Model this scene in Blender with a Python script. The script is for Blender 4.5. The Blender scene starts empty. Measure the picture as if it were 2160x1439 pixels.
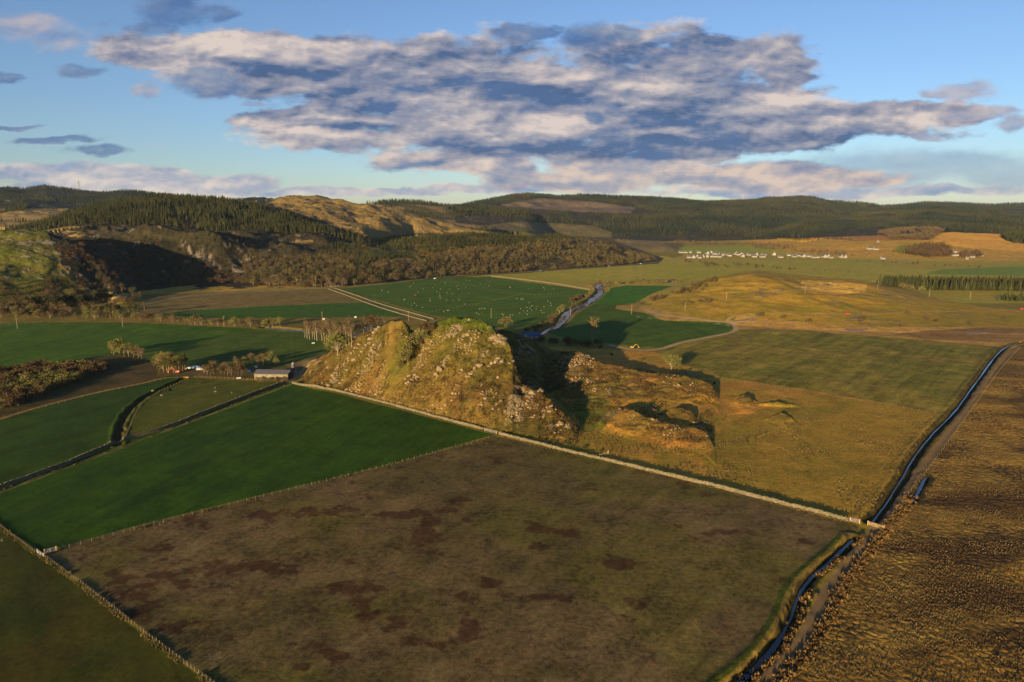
import bpy, math, random
import numpy as np

random.seed(7)
rng = np.random.default_rng(11)
sc = bpy.context.scene
COL = sc.collection

# ------------------------------------------------------------------ camera, sky, sun, exposure
CAM_H = 100.0
F = 1440.0                                   # focal length in photo pixels (2160 wide): a 24 mm lens
PITCH = math.atan(274 / 1440.0)
cam_d = bpy.data.cameras.new('camera')
cam_d.sensor_width = 36.0
cam_d.lens = 24.0
cam_d.clip_start = 1.0
cam_d.clip_end = 200000.0
cam = bpy.data.objects.new('camera', cam_d)
COL.objects.link(cam)
cam.location = (0, 0, CAM_H)
cam.rotation_euler = (math.pi / 2 - PITCH, 0, 0)
sc.camera = cam

SUN_EL = math.radians(8.5)
SUN_AZ = math.radians(27.0)                  # shadows run this far to the right of straight ahead
sun_d = bpy.data.lights.new('sun', 'SUN')
sun_d.energy = 5.0
sun_d.angle = math.radians(0.5)
sun_d.color = (1.0, 0.73, 0.39)
sun = bpy.data.objects.new('sun', sun_d)
COL.objects.link(sun)
sun.rotation_euler = (math.pi / 2 - SUN_EL, 0, -SUN_AZ)

sc.view_settings.view_transform = 'Standard'
sc.view_settings.look = 'None'
sc.view_settings.gamma = 1.0
sc.view_settings.exposure = 1.3
sc.cycles.use_denoising = True
sc.cycles.use_adaptive_sampling = True
sc.cycles.adaptive_threshold = 0.004
sc.cycles.max_bounces = 6
sc.cycles.diffuse_bounces = 2


def srgb(r, g, b):
    o = []
    for v in (r, g, b):
        v /= 255.0
        o.append(v / 12.92 if v <= 0.04045 else ((v + 0.055) / 1.055) ** 2.4)
    return np.array(o)


class NT:
    """small helper that grows a node tree"""
    def __init__(s, tree):
        s.t = tree

    def node(s, kind, **kw):
        n = s.t.nodes.new(kind)
        for k, v in kw.items():
            setattr(n, k, v)
        return n

    def put(s, sock, v):
        if hasattr(v, 'is_output') or hasattr(v, 'links'):
            s.t.links.new(v, sock)
        else:
            if isinstance(v, tuple) and len(v) == 4 and len(sock.default_value) == 3:
                v = v[:3]
            sock.default_value = v

    def math(s, op, a, b=0.0, c=None, clamp=False):
        n = s.node('ShaderNodeMath', operation=op, use_clamp=clamp)
        s.put(n.inputs[0], a)
        s.put(n.inputs[1], b)
        if c is not None:
            s.put(n.inputs[2], c)
        return n.outputs[0]

    def vmath(s, op, a, b=(0, 0, 0)):
        n = s.node('ShaderNodeVectorMath', operation=op)
        s.put(n.inputs[0], a)
        s.put(n.inputs[1], b)
        return n.outputs['Value'] if op in ('LENGTH', 'DOT_PRODUCT') else n.outputs[0]

    def noise(s, vec, scale, detail=4.0, rough=0.55, dist=0.0):
        n = s.node('ShaderNodeTexNoise')
        s.put(n.inputs['Vector'], vec)
        n.inputs['Scale'].default_value = scale
        n.inputs['Detail'].default_value = detail
        n.inputs['Roughness'].default_value = rough
        n.inputs['Distortion'].default_value = dist
        return n.outputs['Fac']

    def ramp(s, v, lo, hi, a=0.0, b=1.0, smooth=True):
        n = s.node('ShaderNodeMapRange', interpolation_type='SMOOTHSTEP' if smooth else 'LINEAR')
        s.put(n.inputs['Value'], v)
        s.put(n.inputs['From Min'], lo)
        s.put(n.inputs['From Max'], hi)
        s.put(n.inputs['To Min'], a)
        s.put(n.inputs['To Max'], b)
        return n.outputs['Result']

    def mix(s, f, a, b, mode='MIX'):
        n = s.node('ShaderNodeMix', data_type='RGBA', blend_type=mode)
        s.put(n.inputs[0], f)
        s.put(n.inputs[6], a)
        s.put(n.inputs[7], b)
        return n.outputs[2]


def rgba(c):
    return (float(c[0]), float(c[1]), float(c[2]), 1.0)


# --- the sky: Nishita air with a deck of clouds, all laid out by direction (azimuth and height)
def px_dir(px, py):
    u = (px - 1080) / F
    v = (719.5 - py) / F
    dy = math.cos(PITCH) + v * math.sin(PITCH)
    dz = -math.sin(PITCH) + v * math.cos(PITCH)
    return u / dy, dz / dy


def build_sky():
    world = bpy.data.worlds.new('World')
    sc.world = world
    world.use_nodes = True
    t = world.node_tree
    t.nodes.clear()
    k = NT(t)
    out = k.node('ShaderNodeOutputWorld')
    bg = k.node('ShaderNodeBackground')
    sky = k.node('ShaderNodeTexSky', sky_type='NISHITA', sun_disc=False)
    sky.sun_elevation = SUN_EL
    sky.sun_rotation = SUN_AZ + math.pi
    sky.altitude = 100
    sky.air_density = 1.0
    sky.dust_density = 0.25
    sky.ozone_density = 3.2
    hs = k.node('ShaderNodeHueSaturation')
    hs.inputs['Saturation'].default_value = SKY_SAT
    k.put(hs.inputs['Color'], sky.outputs[0])
    air = k.mix(1.0, hs.outputs[0], (0.97, 1.0, 1.15, 1.0), 'MULTIPLY')      # the camera's cool white balance
    tc = k.node('ShaderNodeTexCoord')
    sep = k.node('ShaderNodeSeparateXYZ')
    k.put(sep.inputs[0], tc.outputs['Generated'])
    y = k.math('MAXIMUM', sep.outputs['Y'], 0.05)
    u = k.math('DIVIDE', sep.outputs['X'], y)
    v = k.math('DIVIDE', sep.outputs['Z'], y)
    cmb = k.node('ShaderNodeCombineXYZ')
    k.put(cmb.inputs[0], u)
    k.put(cmb.inputs[1], v)
    uv = cmb.outputs[0]
    # ragged outline: push the coordinates about
    st = k.vmath('MULTIPLY', uv, (1.0, 2.2, 1.0))
    wn = k.node('ShaderNodeTexNoise')
    k.put(wn.inputs['Vector'], st)
    wn.inputs['Scale'].default_value = 7.0
    wn.inputs['Detail'].default_value = 5.0
    wn.inputs['Roughness'].default_value = 0.6
    wv = k.vmath('MULTIPLY', k.vmath('SUBTRACT', wn.outputs['Color'], (0.5, 0.5, 0.5)), (0.11, 0.045, 0.0))
    uvw = k.vmath('ADD', uv, wv)

    def field(ells, inner=0.0):
        acc = None
        for (cx, cy, rx, ry) in ells:
            cu, cv = px_dir(cx, cy)
            d = k.vmath('MULTIPLY', k.vmath('SUBTRACT', uvw, (cu, cv, 0)), (F / rx, F / ry, 0))
            m = k.math('SUBTRACT', 1.0, k.vmath('LENGTH', d))
            acc = m if acc is None else k.math('MAXIMUM', acc, m)
        return acc

    def billow(off, sc_):
        p = k.vmath('ADD', k.vmath('MULTIPLY', uv, (1.0, 2.1, 1.0)), (off[0], off[1] * 2.1, 0.37))
        return k.noise(p, sc_, 8.0, 0.56, 0.2)

    n0 = billow((0, 0), 8.5)
    n1 = billow((-0.012, 0.012), 8.5)
    n2 = billow((-0.034, 0.03), 8.5)
    m0 = billow((0, 0), 24.0)
    m1 = billow((-0.005, 0.006), 24.0)
    fine = k.noise(st, 38.0, 5.0, 0.6)

    def strata(dv):
        p = k.vmath('ADD', k.vmath('MULTIPLY', uvw, (0.8, 3.4, 1.0)), (0.3, dv * 3.4, 1.7))
        return k.noise(p, 6.5, 4.0, 0.5, 0.4)

    s0, s1 = strata(0.0), strata(0.014)
    nn = k.math('ADD', k.math('MULTIPLY', k.math('SUBTRACT', n0, 0.5), 1.0), k.math('MULTIPLY', k.math('SUBTRACT', fine, 0.5), 0.3))
    slope = k.math('ADD', k.math('MULTIPLY', k.math('SUBTRACT', n0, n1), 1.7), k.math('MULTIPLY', k.math('SUBTRACT', n0, n2), 1.7))
    slope = k.math('ADD', slope, k.math('MULTIPLY', k.math('SUBTRACT', m0, m1), 1.9))
    slope = k.math('ADD', slope, k.math('MULTIPLY', k.math('SUBTRACT', s0, s1), 3.0))
    slope = k.math('ADD', slope, k.math('MULTIPLY', k.math('SUBTRACT', fine, 0.5), 0.2))
    tone = k.ramp(k.noise(k.vmath('MULTIPLY', uvw, (1.0, 2.0, 1.0)), 11.0, 6.0, 0.6), 0.3, 0.7, 0.82, 1.28, False)

    def clouds(base, ells, gain, soft, lit_c, dark_c, shade_bias, opac, nz=2.2, thinner=None):
        m = field(ells)
        d = k.math('ADD', k.math('MULTIPLY', k.math('MINIMUM', m, 0.5), gain), k.math('MULTIPLY', nn, nz))
        cov = k.math('MULTIPLY', k.ramp(d, -0.1, soft), opac)
        thick = k.ramp(d, 0.0, 1.5, smooth=False)
        s_ = k.math('ADD', slope, k.math('SUBTRACT', shade_bias, k.math('MULTIPLY', thick, 0.45)))
        if thinner is not None:
            s_ = k.math('ADD', s_, thinner)
        lit = k.ramp(s_, -0.75, 0.8, smooth=False)
        mid_c = dark_c * 0.55 + lit_c * 0.45 * np.array((0.92, 0.95, 1.02))
        vary = k.vmath('SCALE', rgba(dark_c))
        k.put(vary.node.inputs['Scale'], tone)
        c = k.mix(k.ramp(lit, 0.5, 1.0, smooth=False), k.mix(k.ramp(lit, 0.0, 0.5, smooth=False), vary, rgba(mid_c)), rgba(lit_c))
        return k.mix(cov, base, c)

    S = CLOUD_GAIN
    c = air
    sky_c = k.vmath('SCALE', air)
    sky_c.node.inputs['Scale'].default_value = SKY_STRENGTH
    c = sky_c
    # low bank along the hills
    low = [(60, 362, 110, 24), (190, 362, 170, 26), (330, 366, 110, 22), (480, 384, 150, 22), (250, 392, 320, 18), (700, 404, 190, 14),
           (900, 400, 200, 10), (1090, 395, 120, 12), (1750, 405, 500, 14)]
    c = clouds(c, low, 2.1, 0.7, srgb(226, 210, 200) * S, srgb(108, 138, 178) * S, 0.34, 0.92, 2.2)
    grey = [(1960, 352, 330, 44), (1830, 372, 330, 34), (2140, 372, 190, 40), (1600, 358, 260, 20)]
    c = clouds(c, grey, 1.4, 1.0, srgb(156, 172, 194) * S, srgb(122, 148, 182) * S, 0.25, 0.75, 0.9)
    mid = [(1290, 352, 150, 34), (1390, 372, 220, 34), (1580, 372, 260, 32), (1250, 384, 190, 22), (960, 345, 190, 24), (1080, 372, 70, 30),
           (1750, 378, 190, 14), (870, 342, 100, 14)]
    c = clouds(c, mid, 2.0, 0.7, srgb(222, 198, 182) * S, srgb(84, 116, 160) * S, 0.34, 0.94, 2.8)
    big = [(400, 105, 210, 46), (560, 110, 270, 50), (720, 95, 110, 42), (700, 150, 330, 72), (950, 150, 300, 70), (880, 105, 110, 36),
           (1000, 200, 460, 60), (1150, 210, 420, 110), (1400, 160, 300, 92), (1560, 125, 180, 56), (1640, 140, 90, 70), (1480, 220, 280, 80),
           (820, 268, 300, 52), (1100, 280, 480, 62), (1450, 290, 330, 56), (1700, 262, 300, 46), (1820, 262, 170, 40),
           (1330, 320, 180, 34), (1920, 235, 150, 26), (1500, 300, 300, 40), (640, 250, 160, 34), (640, 175, 130, 34)]
    deep = field([(1100, 312, 560, 30), (1500, 300, 330, 24), (1240, 205, 260, 40), (1430, 190, 170, 60), (640, 140, 260, 24), (950, 165, 260, 30), (720, 190, 180, 22), (1340, 325, 160, 26), (1700, 292, 260, 18)])
    thin = field([(1150, 140, 110, 28), (1180, 255, 120, 40), (1000, 250, 110, 30), (620, 268, 150, 30), (1690, 226, 120, 22), (860, 105, 110, 22), (595, 148, 70, 22), (430, 92, 160, 30), (700, 80, 160, 26), (1380, 100, 160, 24),
                  (1600, 110, 120, 30), (1290, 245, 60, 24), (1400, 182, 80, 16), (1840, 275, 150, 18), (1500, 255, 200, 22), (830, 285, 200, 16)])
    relief = k.math('SUBTRACT', k.math('MULTIPLY', k.math('MAXIMUM', thin, 0.0), 0.5), k.math('MULTIPLY', k.math('MAXIMUM', deep, 0.0), 0.55))
    c = clouds(c, big, 1.8, 0.5, srgb(222, 206, 196) * S, srgb(76, 101, 142) * S, 0.10, 0.97, 3.1, relief)
    dark = [(370, 28, 130, 38), (330, 50, 70, 34), (450, 25, 60, 30), (445, 178, 90, 24), (200, 316, 80, 14), (130, 297, 90, 8), (170, 145, 60, 16),
            (1230, 85, 70, 30), (1120, 78, 80, 16), (1320, 70, 50, 16), (30, 265, 60, 7), (20, 160, 50, 14), (1255, 247, 28, 14)]
    c = clouds(c, dark, 1.7, 0.8, srgb(132, 148, 174) * S, srgb(72, 106, 156) * S, 0.2, 0.85, 2.7)
    pale = [(55, 45, 85, 30), (130, 78, 80, 36), (300, 188, 50, 16), (535, 214, 40, 9), (2040, 185, 90, 20), (1960, 192, 50, 10), (2140, 255, 40, 20),
            (2080, 230, 90, 12), (1960, 288, 50, 14)]
    c = clouds(c, pale, 1.6, 0.9, srgb(190, 180, 184) * S, srgb(120, 142, 180) * S, 0.45, 0.82, 2.5)
    bg.inputs['Strength'].default_value = 1.0
    k.put(bg.inputs['Color'], c)
    k.put(out.inputs[0], bg.outputs[0])
    world.cycles.sampling_method = 'MANUAL'
    world.cycles.sample_map_resolution = 512


SKY_STRENGTH = 0.062
SKY_SAT = 0.92
CLOUD_GAIN = 2 ** -1.3
HAZE = 0.000015
build_sky()
# ------------------------------------------------------------------ noise and projection
_T = [np.random.default_rng(100 + i).random((256, 256)).astype(np.float32) for i in range(12)]


def vnoise(x, y, s=0):
    x = np.asarray(x, np.float64)
    y = np.asarray(y, np.float64)
    xi = np.floor(x).astype(np.int64)
    yi = np.floor(y).astype(np.int64)
    fx = (x - xi).astype(np.float32)
    fy = (y - yi).astype(np.float32)
    fx = fx * fx * fx * (fx * (fx * 6 - 15) + 10)
    fy = fy * fy * fy * (fy * (fy * 6 - 15) + 10)
    t = _T[s % 12]
    x0, x1, y0, y1 = xi & 255, (xi + 1) & 255, yi & 255, (yi + 1) & 255
    a = t[x0, y0] * (1 - fx) + t[x1, y0] * fx
    b = t[x0, y1] * (1 - fx) + t[x1, y1] * fx
    return a * (1 - fy) + b * fy


def fbm(x, y, scale, octv=4, s=0, gain=0.5):
    """about -1 .. 1"""
    tot = 0.0
    amp = 1.0
    nrm = 0.0
    x = np.asarray(x) / scale
    y = np.asarray(y) / scale
    for i in range(octv):
        tot = tot + amp * (vnoise(x + 17.3 * i, y - 9.1 * i, s + i) * 2 - 1)
        nrm += amp
        amp *= gain
        x = x * 2.03 + y * 0.21
        y = y * 2.03 - x * 0.10
    return tot / nrm * 1.6


CP, SP = math.cos(PITCH), math.sin(PITCH)


def project(X, Y, Z):
    zc = Y * CP - (Z - CAM_H) * SP
    up = Y * SP + (Z - CAM_H) * CP
    return 1080 + F * X / zc, 719.5 - F * up / zc


def ray(px, py):
    u = (np.asarray(px, float) - 1080) / F
    v = (719.5 - np.asarray(py, float)) / F
    return u, CP + v * SP, -SP + v * CP


def on_plane(px, py, z=0.0):
    dx, dy, dz = ray(px, py)
    t = (z - CAM_H) / dz
    return dx * t, dy * t


def at_depth(px, py, Y):
    dx, dy, dz = ray(px, py)
    t = Y / dy
    return dx * t, Y, CAM_H + dz * t


def sstep(a, b, x):
    t = np.clip((x - a) / (b - a), 0, 1)
    return t * t * (3 - 2 * t)


def smax(a, b, k):
    h = np.clip(0.5 + 0.5 * (b - a) / k, 0, 1)
    return a * (1 - h) + b * h + k * h * (1 - h)


def polyline_dist(X, Y, pts):
    d = np.full(np.shape(X), 1e9)
    for (ax, ay), (bx, by) in zip(pts[:-1], pts[1:]):
        ex, ey = bx - ax, by - ay
        t = np.clip(((X - ax) * ex + (Y - ay) * ey) / (ex * ex + ey * ey + 1e-9), 0, 1)
        d = np.minimum(d, np.hypot(X - ax - t * ex, Y - ay - t * ey))
    return d


def smooth_line(pts, step):
    """Catmull-Rom resampling of a polyline"""
    p = np.array(pts, float)
    p = np.vstack([2 * p[0] - p[1], p, 2 * p[-1] - p[-2]])
    out = []
    for i in range(1, len(p) - 2):
        n = max(2, int(np.hypot(*(p[i + 1] - p[i])[:2]) / step))
        for t in np.linspace(0, 1, n, endpoint=False):
            out.append(0.5 * (2 * p[i] + (p[i + 1] - p[i - 1]) * t + (2 * p[i - 1] - 5 * p[i] + 4 * p[i + 1] - p[i + 2]) * t * t
                              + (3 * p[i] - p[i - 1] - 3 * p[i + 1] + p[i + 2]) * t ** 3))
    out.append(p[-2])
    return np.array(out)


# ------------------------------------------------------------------ the shape of the land
QS = np.linspace(-1.5, 1.5, 12001)


class Layer:
    """one hill: a crest line (photo point and how far off it stands), the foot in front of it and the fall behind it"""
    def __init__(s, crest, base, W, prof=1.0, zb=0.0, amp=1.0, sm=8, k=2.0, back=0.0, seed=0, scale=60.0, treeh=0.0, fw=0.07):
        c = [at_depth(x, y, Y) if Y else on_plane(x, y) + (0.0,) for x, y, Y in crest]
        q = np.array([p[0] / p[1] for p in c])
        o = np.argsort(q)
        q = q[o]
        zc = np.interp(QS, q, np.array([p[2] for p in c])[o] - treeh)
        Yc = np.interp(QS, q, np.array([p[1] for p in c])[o])
        b = [on_plane(t[0], t[1], t[2] if len(t) > 2 else zb) + (t[2] if len(t) > 2 else zb,) for t in base]
        qb = np.array([p[0] / p[1] for p in b])
        ob = np.argsort(qb)
        Yb = np.interp(QS, qb[ob], np.array([p[1] for p in b])[ob])
        zb_ = np.interp(QS, qb[ob], np.array([p[2] for p in b])[ob])
        ker = np.exp(-0.5 * (np.arange(-4 * sm, 4 * sm + 1) / (sm * F / 4000.0 / 1.44)) ** 2)
        ker /= ker.sum()
        f = lambda a: np.convolve(np.pad(a, 4 * sm, 'edge'), ker, 'valid')
        s.zc, s.Yc, s.Yb, s.zb = f(zc), f(Yc), f(np.minimum(Yb, Yc * 0.93)), f(zb_)
        s.q0, s.q1 = q[0], q[-1]
        s.fw = fw
        s.W = W if not isinstance(W, list) else f(np.interp(QS, *zip(*[((x - 1080) / F / (CP + (719.5 - 760) / F * SP), w_) for x, w_ in W])))
        s.prof, s.amp, s.k, s.back, s.seed, s.scale = prof, amp, k, back, seed, scale

    def z(s, X, Y):
        q = X / Y
        zc = np.interp(q, QS, s.zc)
        Yc = np.interp(q, QS, s.Yc)
        Yb = np.interp(q, QS, s.Yb)
        zb = np.interp(q, QS, s.zb)
        t = (Y - Yb) / (Yc - Yb)
        h = zb + (zc - zb) * np.clip(t, 0, 1) ** s.prof
        Wq = s.W if np.isscalar(s.W) else np.interp(q, QS, s.W)
        sb = np.clip((Y - Yc) / Wq, 0, 1)
        h = np.where(Y > Yc, zc + (s.back - zc) * (sb * sb * (3 - 2 * sb)), h)
        fade = sstep(s.q0 - s.fw, s.q0, q) * (1 - sstep(s.q1, s.q1 + s.fw, q))
        n = fbm(X, Y, s.scale, 5, s.seed) * s.amp
        h = h + n * np.clip(t * 3, 0, 1) * np.clip((zc - 0) / 15.0, 0, 1) * np.clip(h / 10.0, 0, 1)
        h = np.where(t < 0, -30 * np.clip(-t * 3, 0, 1), h)
        return np.where(fade > 0, h * fade - 12 * (1 - fade), -30)


DUN = Layer(
    crest=[(622, 806, 402), (640, 797, 402), (668, 772, 401), (700, 748, 400), (735, 724, 398), (765, 708, 395), (795, 690, 391), (815, 680, 388), (830, 677, 386),
           (850, 679, 385), (860, 686, 384), (867, 699, 383), (876, 701, 383), (888, 693, 383), (900, 688, 383), (925, 677, 383), (950, 669, 382), (985, 667, 380),
           (1006, 671, 378), (1022, 683, 375), (1042, 695, 370), (1060, 712, 363), (1074, 730, 356), (1081, 746, 350), (1086, 764, 346), (1092, 782, 341),
           (1101, 804, 336), (1121, 817, 331), (1136, 826, 328), (1151, 838, 325), (1163, 843, 322), (1178, 863, 317), (1196, 879, 312), (1208, 891, 308), (1222, 906, 303), (1236, 922, 297)],
    base=[(600, 815), (640, 812), (700, 822), (760, 838), (900, 875), (1045, 911), (1130, 924), (1180, 922), (1240, 924)],
    W=[(500, 75), (960, 75), (1030, 60), (1070, 34), (1100, 20), (1160, 14), (1240, 9)], prof=0.95, sm=2, amp=0.0, fw=0.02)
DUN2 = Layer(   # the shaded shoulder that runs off behind the summit
    crest=[(985, 680, 420), (1040, 690, 420), (1075, 697, 424), (1100, 706, 428), (1130, 719, 432), (1155, 735, 436), (1185, 760, 440), (1225, 790, 430)],
    base=[(985, 830), (1100, 840), (1225, 830)], W=55, prof=0.75, sm=5, amp=1.2, scale=18, seed=3)
LAYERS = [
    # the long slope below the right-hand wood
    Layer([(1540, 507, 2350), (1620, 505, 2100), (1690, 502, 1980), (1800, 496, 1960), (1900, 491, 1960), (2000, 488, 1960), (2160, 497, 1960), (2600, 503, 1960)],
          [(1540, 530), (1620, 536), (1700, 544), (1800, 548), (2000, 553), (2300, 554), (2600, 556)], 900, 1.0, amp=2.0, scale=90, seed=9, back=22, fw=0.12),
    # golden low hill on the right
    Layer([(1335, 662, 690), (1400, 632, 740), (1440, 612, 780), (1480, 598, 800), (1530, 586, 810), (1600, 577, 815), (1650, 582, 810), (1700, 594, 800),
           (1780, 598, 800), (1850, 606, 800), (1910, 622, 770), (1980, 645, 720), (2050, 660, 690), (2200, 668, 680), (2600, 680, 660)],
          [(1335, 668), (1380, 672), (1450, 680), (1540, 684), (1700, 694), (1900, 700), (2160, 705), (2600, 715)], 170, 0.85, amp=2.2, scale=45, seed=1),
    # left green-gold hill
    Layer([(-700, 470, 900), (-300, 480, 900), (0, 491, 880), (60, 487, 890), (110, 496, 880), (160, 515, 860), (200, 545, 840), (235, 590, 800)],
          [(-700, 660), (0, 662), (100, 650), (240, 630)], 190, 0.8, amp=6, scale=55, seed=2, back=52),
    # crag and gorge wall
    Layer([(90, 500, 1060), (180, 492, 1060), (250, 484, 1060), (330, 484, 1050), (400, 488, 1040), (450, 500, 1040), (520, 515, 1060), (580, 520, 1080),
           (640, 505, 1160), (700, 500, 1200), (760, 500, 1250)],
          [(90, 640), (200, 628), (300, 604), (400, 592), (520, 590), (620, 598), (760, 595)], 160, 1.1, amp=9, scale=50, seed=4, back=64),
    # wooded ridge in the middle
    Layer([(520, 545, 1060), (600, 528, 1090), (660, 520, 1120), (720, 516, 1150), (800, 508, 1230), (860, 497, 1330), (930, 490, 1420), (1010, 488, 1500), (1100, 491, 1560), (1180, 494, 1600),
           (1240, 502, 1600), (1290, 512, 1600), (1330, 524, 1580), (1362, 538, 1540), (1390, 551, 1500)],
          [(520, 596), (620, 603), (700, 605), (800, 598), (940, 583), (1100, 573), (1300, 560), (1390, 553)], 300, 0.62, amp=7, scale=70, seed=5, back=10, treeh=9),
    # plantation hill on the left
    Layer([(-400, 470, 1500), (0, 482, 1400), (60, 470, 1420), (110, 455, 1450), (160, 440, 1480), (210, 424, 1520), (270, 411, 1560), (320, 405, 1580), (400, 409, 1580), (480, 416, 1560),
           (540, 428, 1530), (590, 443, 1500), (640, 462, 1470), (700, 482, 1440), (770, 503, 1400)],
          [(-400, 500, 60), (0, 498, 60), (200, 476, 75), (300, 484, 68), (400, 490, 62), (500, 497, 55), (600, 504, 50), (700, 510, 42), (770, 512, 38)],
          300, 0.8, zb=60, amp=6, scale=90, seed=6, back=60, treeh=15),
    # golden hill behind it
    Layer([(480, 425, 1950), (540, 419, 1950), (600, 416, 1950), (660, 417, 1950), (700, 423, 1930), (745, 433, 1900), (775, 430, 1900), (805, 440, 1870), (850, 453, 1830), (900, 468, 1800), (960, 480, 1760), (1030, 492, 1700)],
          [(480, 490, 60), (700, 500, 50), (800, 500, 45), (1030, 500, 20)], 350, 0.9, zb=40, amp=9, scale=60, seed=7, back=60),
    # far left
    Layer([(-900, 385, 3200), (0, 392, 3200), (55, 398, 3200), (95, 393, 3200), (150, 401, 3200), (210, 406, 3200), (260, 402, 3200), (310, 407, 3200), (400, 413, 3200), (480, 420, 3200), (600, 425, 3200)],
          [(-900, 470, 70), (0, 470, 70), (600, 470, 70)], 700, 0.8, amp=14, scale=240, seed=8, back=40, treeh=10),
    Layer([(-900, 415, 2300), (0, 425, 2250), (50, 420, 2250), (100, 424, 2250), (160, 432, 2200), (200, 440, 2150)],
          [(-900, 480, 65), (0, 480, 65), (200, 480, 65)], 400, 0.9, zb=50, amp=10, scale=120, seed=9, back=40),
    # small wooded rise
    Layer([(740, 431, 2800), (775, 424, 2800), (810, 419, 2800), (860, 421, 2800), (910, 425, 2800), (960, 431, 2800), (1010, 432, 2800), (1100, 445, 2700)],
          [(740, 480, 60), (1100, 490, 40)], 500, 0.85, amp=10, scale=130, seed=10, back=30, treeh=10),
    # long dark ridge
    Layer([(900, 442, 4000), (960, 432, 4000), (1000, 425, 4000), (1040, 416, 4000), (1090, 409, 4000), (1120, 407, 4000), (1180, 410, 4000), (1260, 412, 4000), (1340, 414, 4000), (1420, 418, 4000), (1490, 421, 4000),
           (1550, 421, 4000), (1610, 417, 4000), (1650, 414, 4000), (1690, 412, 4000), (1720, 415, 4000), (1760, 422, 4000), (1810, 427, 4000), (1880, 436, 4000), (1980, 446, 3900)],
          [(900, 488, 40), (1100, 494, 20), (1290, 505), (1450, 508), (1600, 505), (1980, 500)], 900, 0.72, amp=16, scale=220, seed=11, back=60, treeh=12),
    # right-hand wooded hill
    Layer([(1540, 496, 3500), (1600, 480, 3500), (1650, 467, 3500), (1700, 456, 3500), (1760, 447, 3550), (1820, 440, 3600), (1900, 434, 3650), (1980, 431, 3650), (2040, 434, 3600), (2100, 442, 3550), (2160, 452, 3500), (2600, 480, 3500)],
          [(1540, 500, 10), (1690, 503, 28), (1800, 497, 30), (1900, 492, 32), (2000, 490, 34), (2160, 498, 30), (2600, 505, 26)], 600, 0.75, amp=12, scale=180, seed=3, back=60, treeh=11),
    Layer([(1750, 436, 5200), (1850, 430, 5200), (1950, 425, 5200), (2030, 427, 5200), (2100, 430, 5200), (2160, 427, 5200), (2600, 420, 5200)],
          [(1750, 480, 40), (2600, 480, 40)], 900, 0.8, amp=12, scale=260, seed=5, back=60, treeh=10),
]

# rocky ridges and knolls in the rough pasture behind and right of the hill
RIDGES = [
    Layer([(1112, 822, None), (1128, 786, 420), (1138, 768, 428), (1152, 749, 428), (1190, 739, 428), (1225, 742, 425), (1250, 758, 416), (1290, 769, 406), (1330, 778, 398), (1380, 786, 391), (1416, 789, 387), (1450, 793, 383), (1480, 800, 377), (1500, 809, 373), (1510, 824, 366), (1518, 842, None)],
          [(1120, 822), (1150, 846), (1180, 858), (1240, 868), (1300, 872), (1350, 868), (1400, 866), (1460, 856), (1516, 842)], 30, 1.15, sm=3, amp=0.0, back=-8, fw=0.004),
    Layer([(1256, 894, None), (1285, 866, 321), (1302, 860, 320), (1330, 863, 317), (1352, 870, 313), (1372, 880, 308), (1392, 887, 305), (1408, 892, 302), (1440, 896, 299), (1470, 901, 296), (1490, 911, 292), (1502, 930, 285), (1512, 946, None)],
          [(1262, 892), (1300, 916), (1340, 930), (1400, 950), (1450, 962), (1506, 946)], 9, 1.1, sm=3, amp=0.0, back=-8, fw=0.003),
    Layer([(1390, 880, None), (1415, 862, 328), (1440, 860, 329), (1462, 868, 325), (1482, 884, None)], [(1395, 880), (1440, 892), (1478, 884)], 8, 1.0, sm=3, amp=0.0, back=-8, fw=0.003),
    Layer([(1534, 848, None), (1556, 835, 356), (1568, 831, 356), (1582, 834, 354), (1600, 849, None)], [(1540, 847), (1568, 854), (1596, 848)], 5, 1.0, sm=3, amp=0.0, back=-8, fw=0.003),
    Layer([(1600, 890, None), (1630, 873, 325), (1648, 868, 327), (1660, 871, 325), (1672, 881, 320), (1686, 895, None)], [(1606, 889), (1645, 902), (1682, 895)], 6, 1.0, sm=3, amp=0.0, back=-8, fw=0.003),
]
KNOLLS = []
for (px, py, Y, z, a, b, turn) in [(1180, 760, 415, 0, 9, 8, 0.0), (1640, 852, 346, 0, 8, 3, -0.1)]:
    x, Y, z = at_depth(px, py, Y)
    KNOLLS.append((x, Y, float(np.clip(z, 1.5, 6)), a, b, turn))

DITCH = smooth_line([on_plane(*p) for p in [(2150, 722), (2112, 737), (2062, 800), (2018, 860), (1965, 915), (1930, 960), (1900, 1010), (1868, 1060), (1838, 1100)]], 3.0)
DITCH2 = smooth_line([on_plane(*p) for p in [(1800, 1134), (1775, 1158), (1740, 1188), (1705, 1220), (1683, 1255), (1672, 1290), (1655, 1325), (1620, 1375), (1575, 1420), (1535, 1450), (1480, 1500)]], 2.0)
POOL = smooth_line([on_plane(*p) for p in [(1953, 1006), (1941, 1030), (1922, 1058)]], 2.0)
RIVER = smooth_line([on_plane(*p) for p in [(1120, 712), (1150, 697), (1172, 688), (1190, 670), (1203, 655), (1222, 647), (1243, 636), (1258, 624), (1268, 612), (1262, 603), (1275, 597), (1330, 598), (1400, 597), (1430, 590)]], 4.0)
RIVER2 = smooth_line([on_plane(*p) for p in [(560, 690), (600, 693), (650, 697), (700, 692), (760, 690)]], 4.0)
BURN = smooth_line([on_plane(*p) for p in [(247, 938), (252, 905), (268, 870), (305, 838), (350, 815), (390, 797)]], 3.0)


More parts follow.
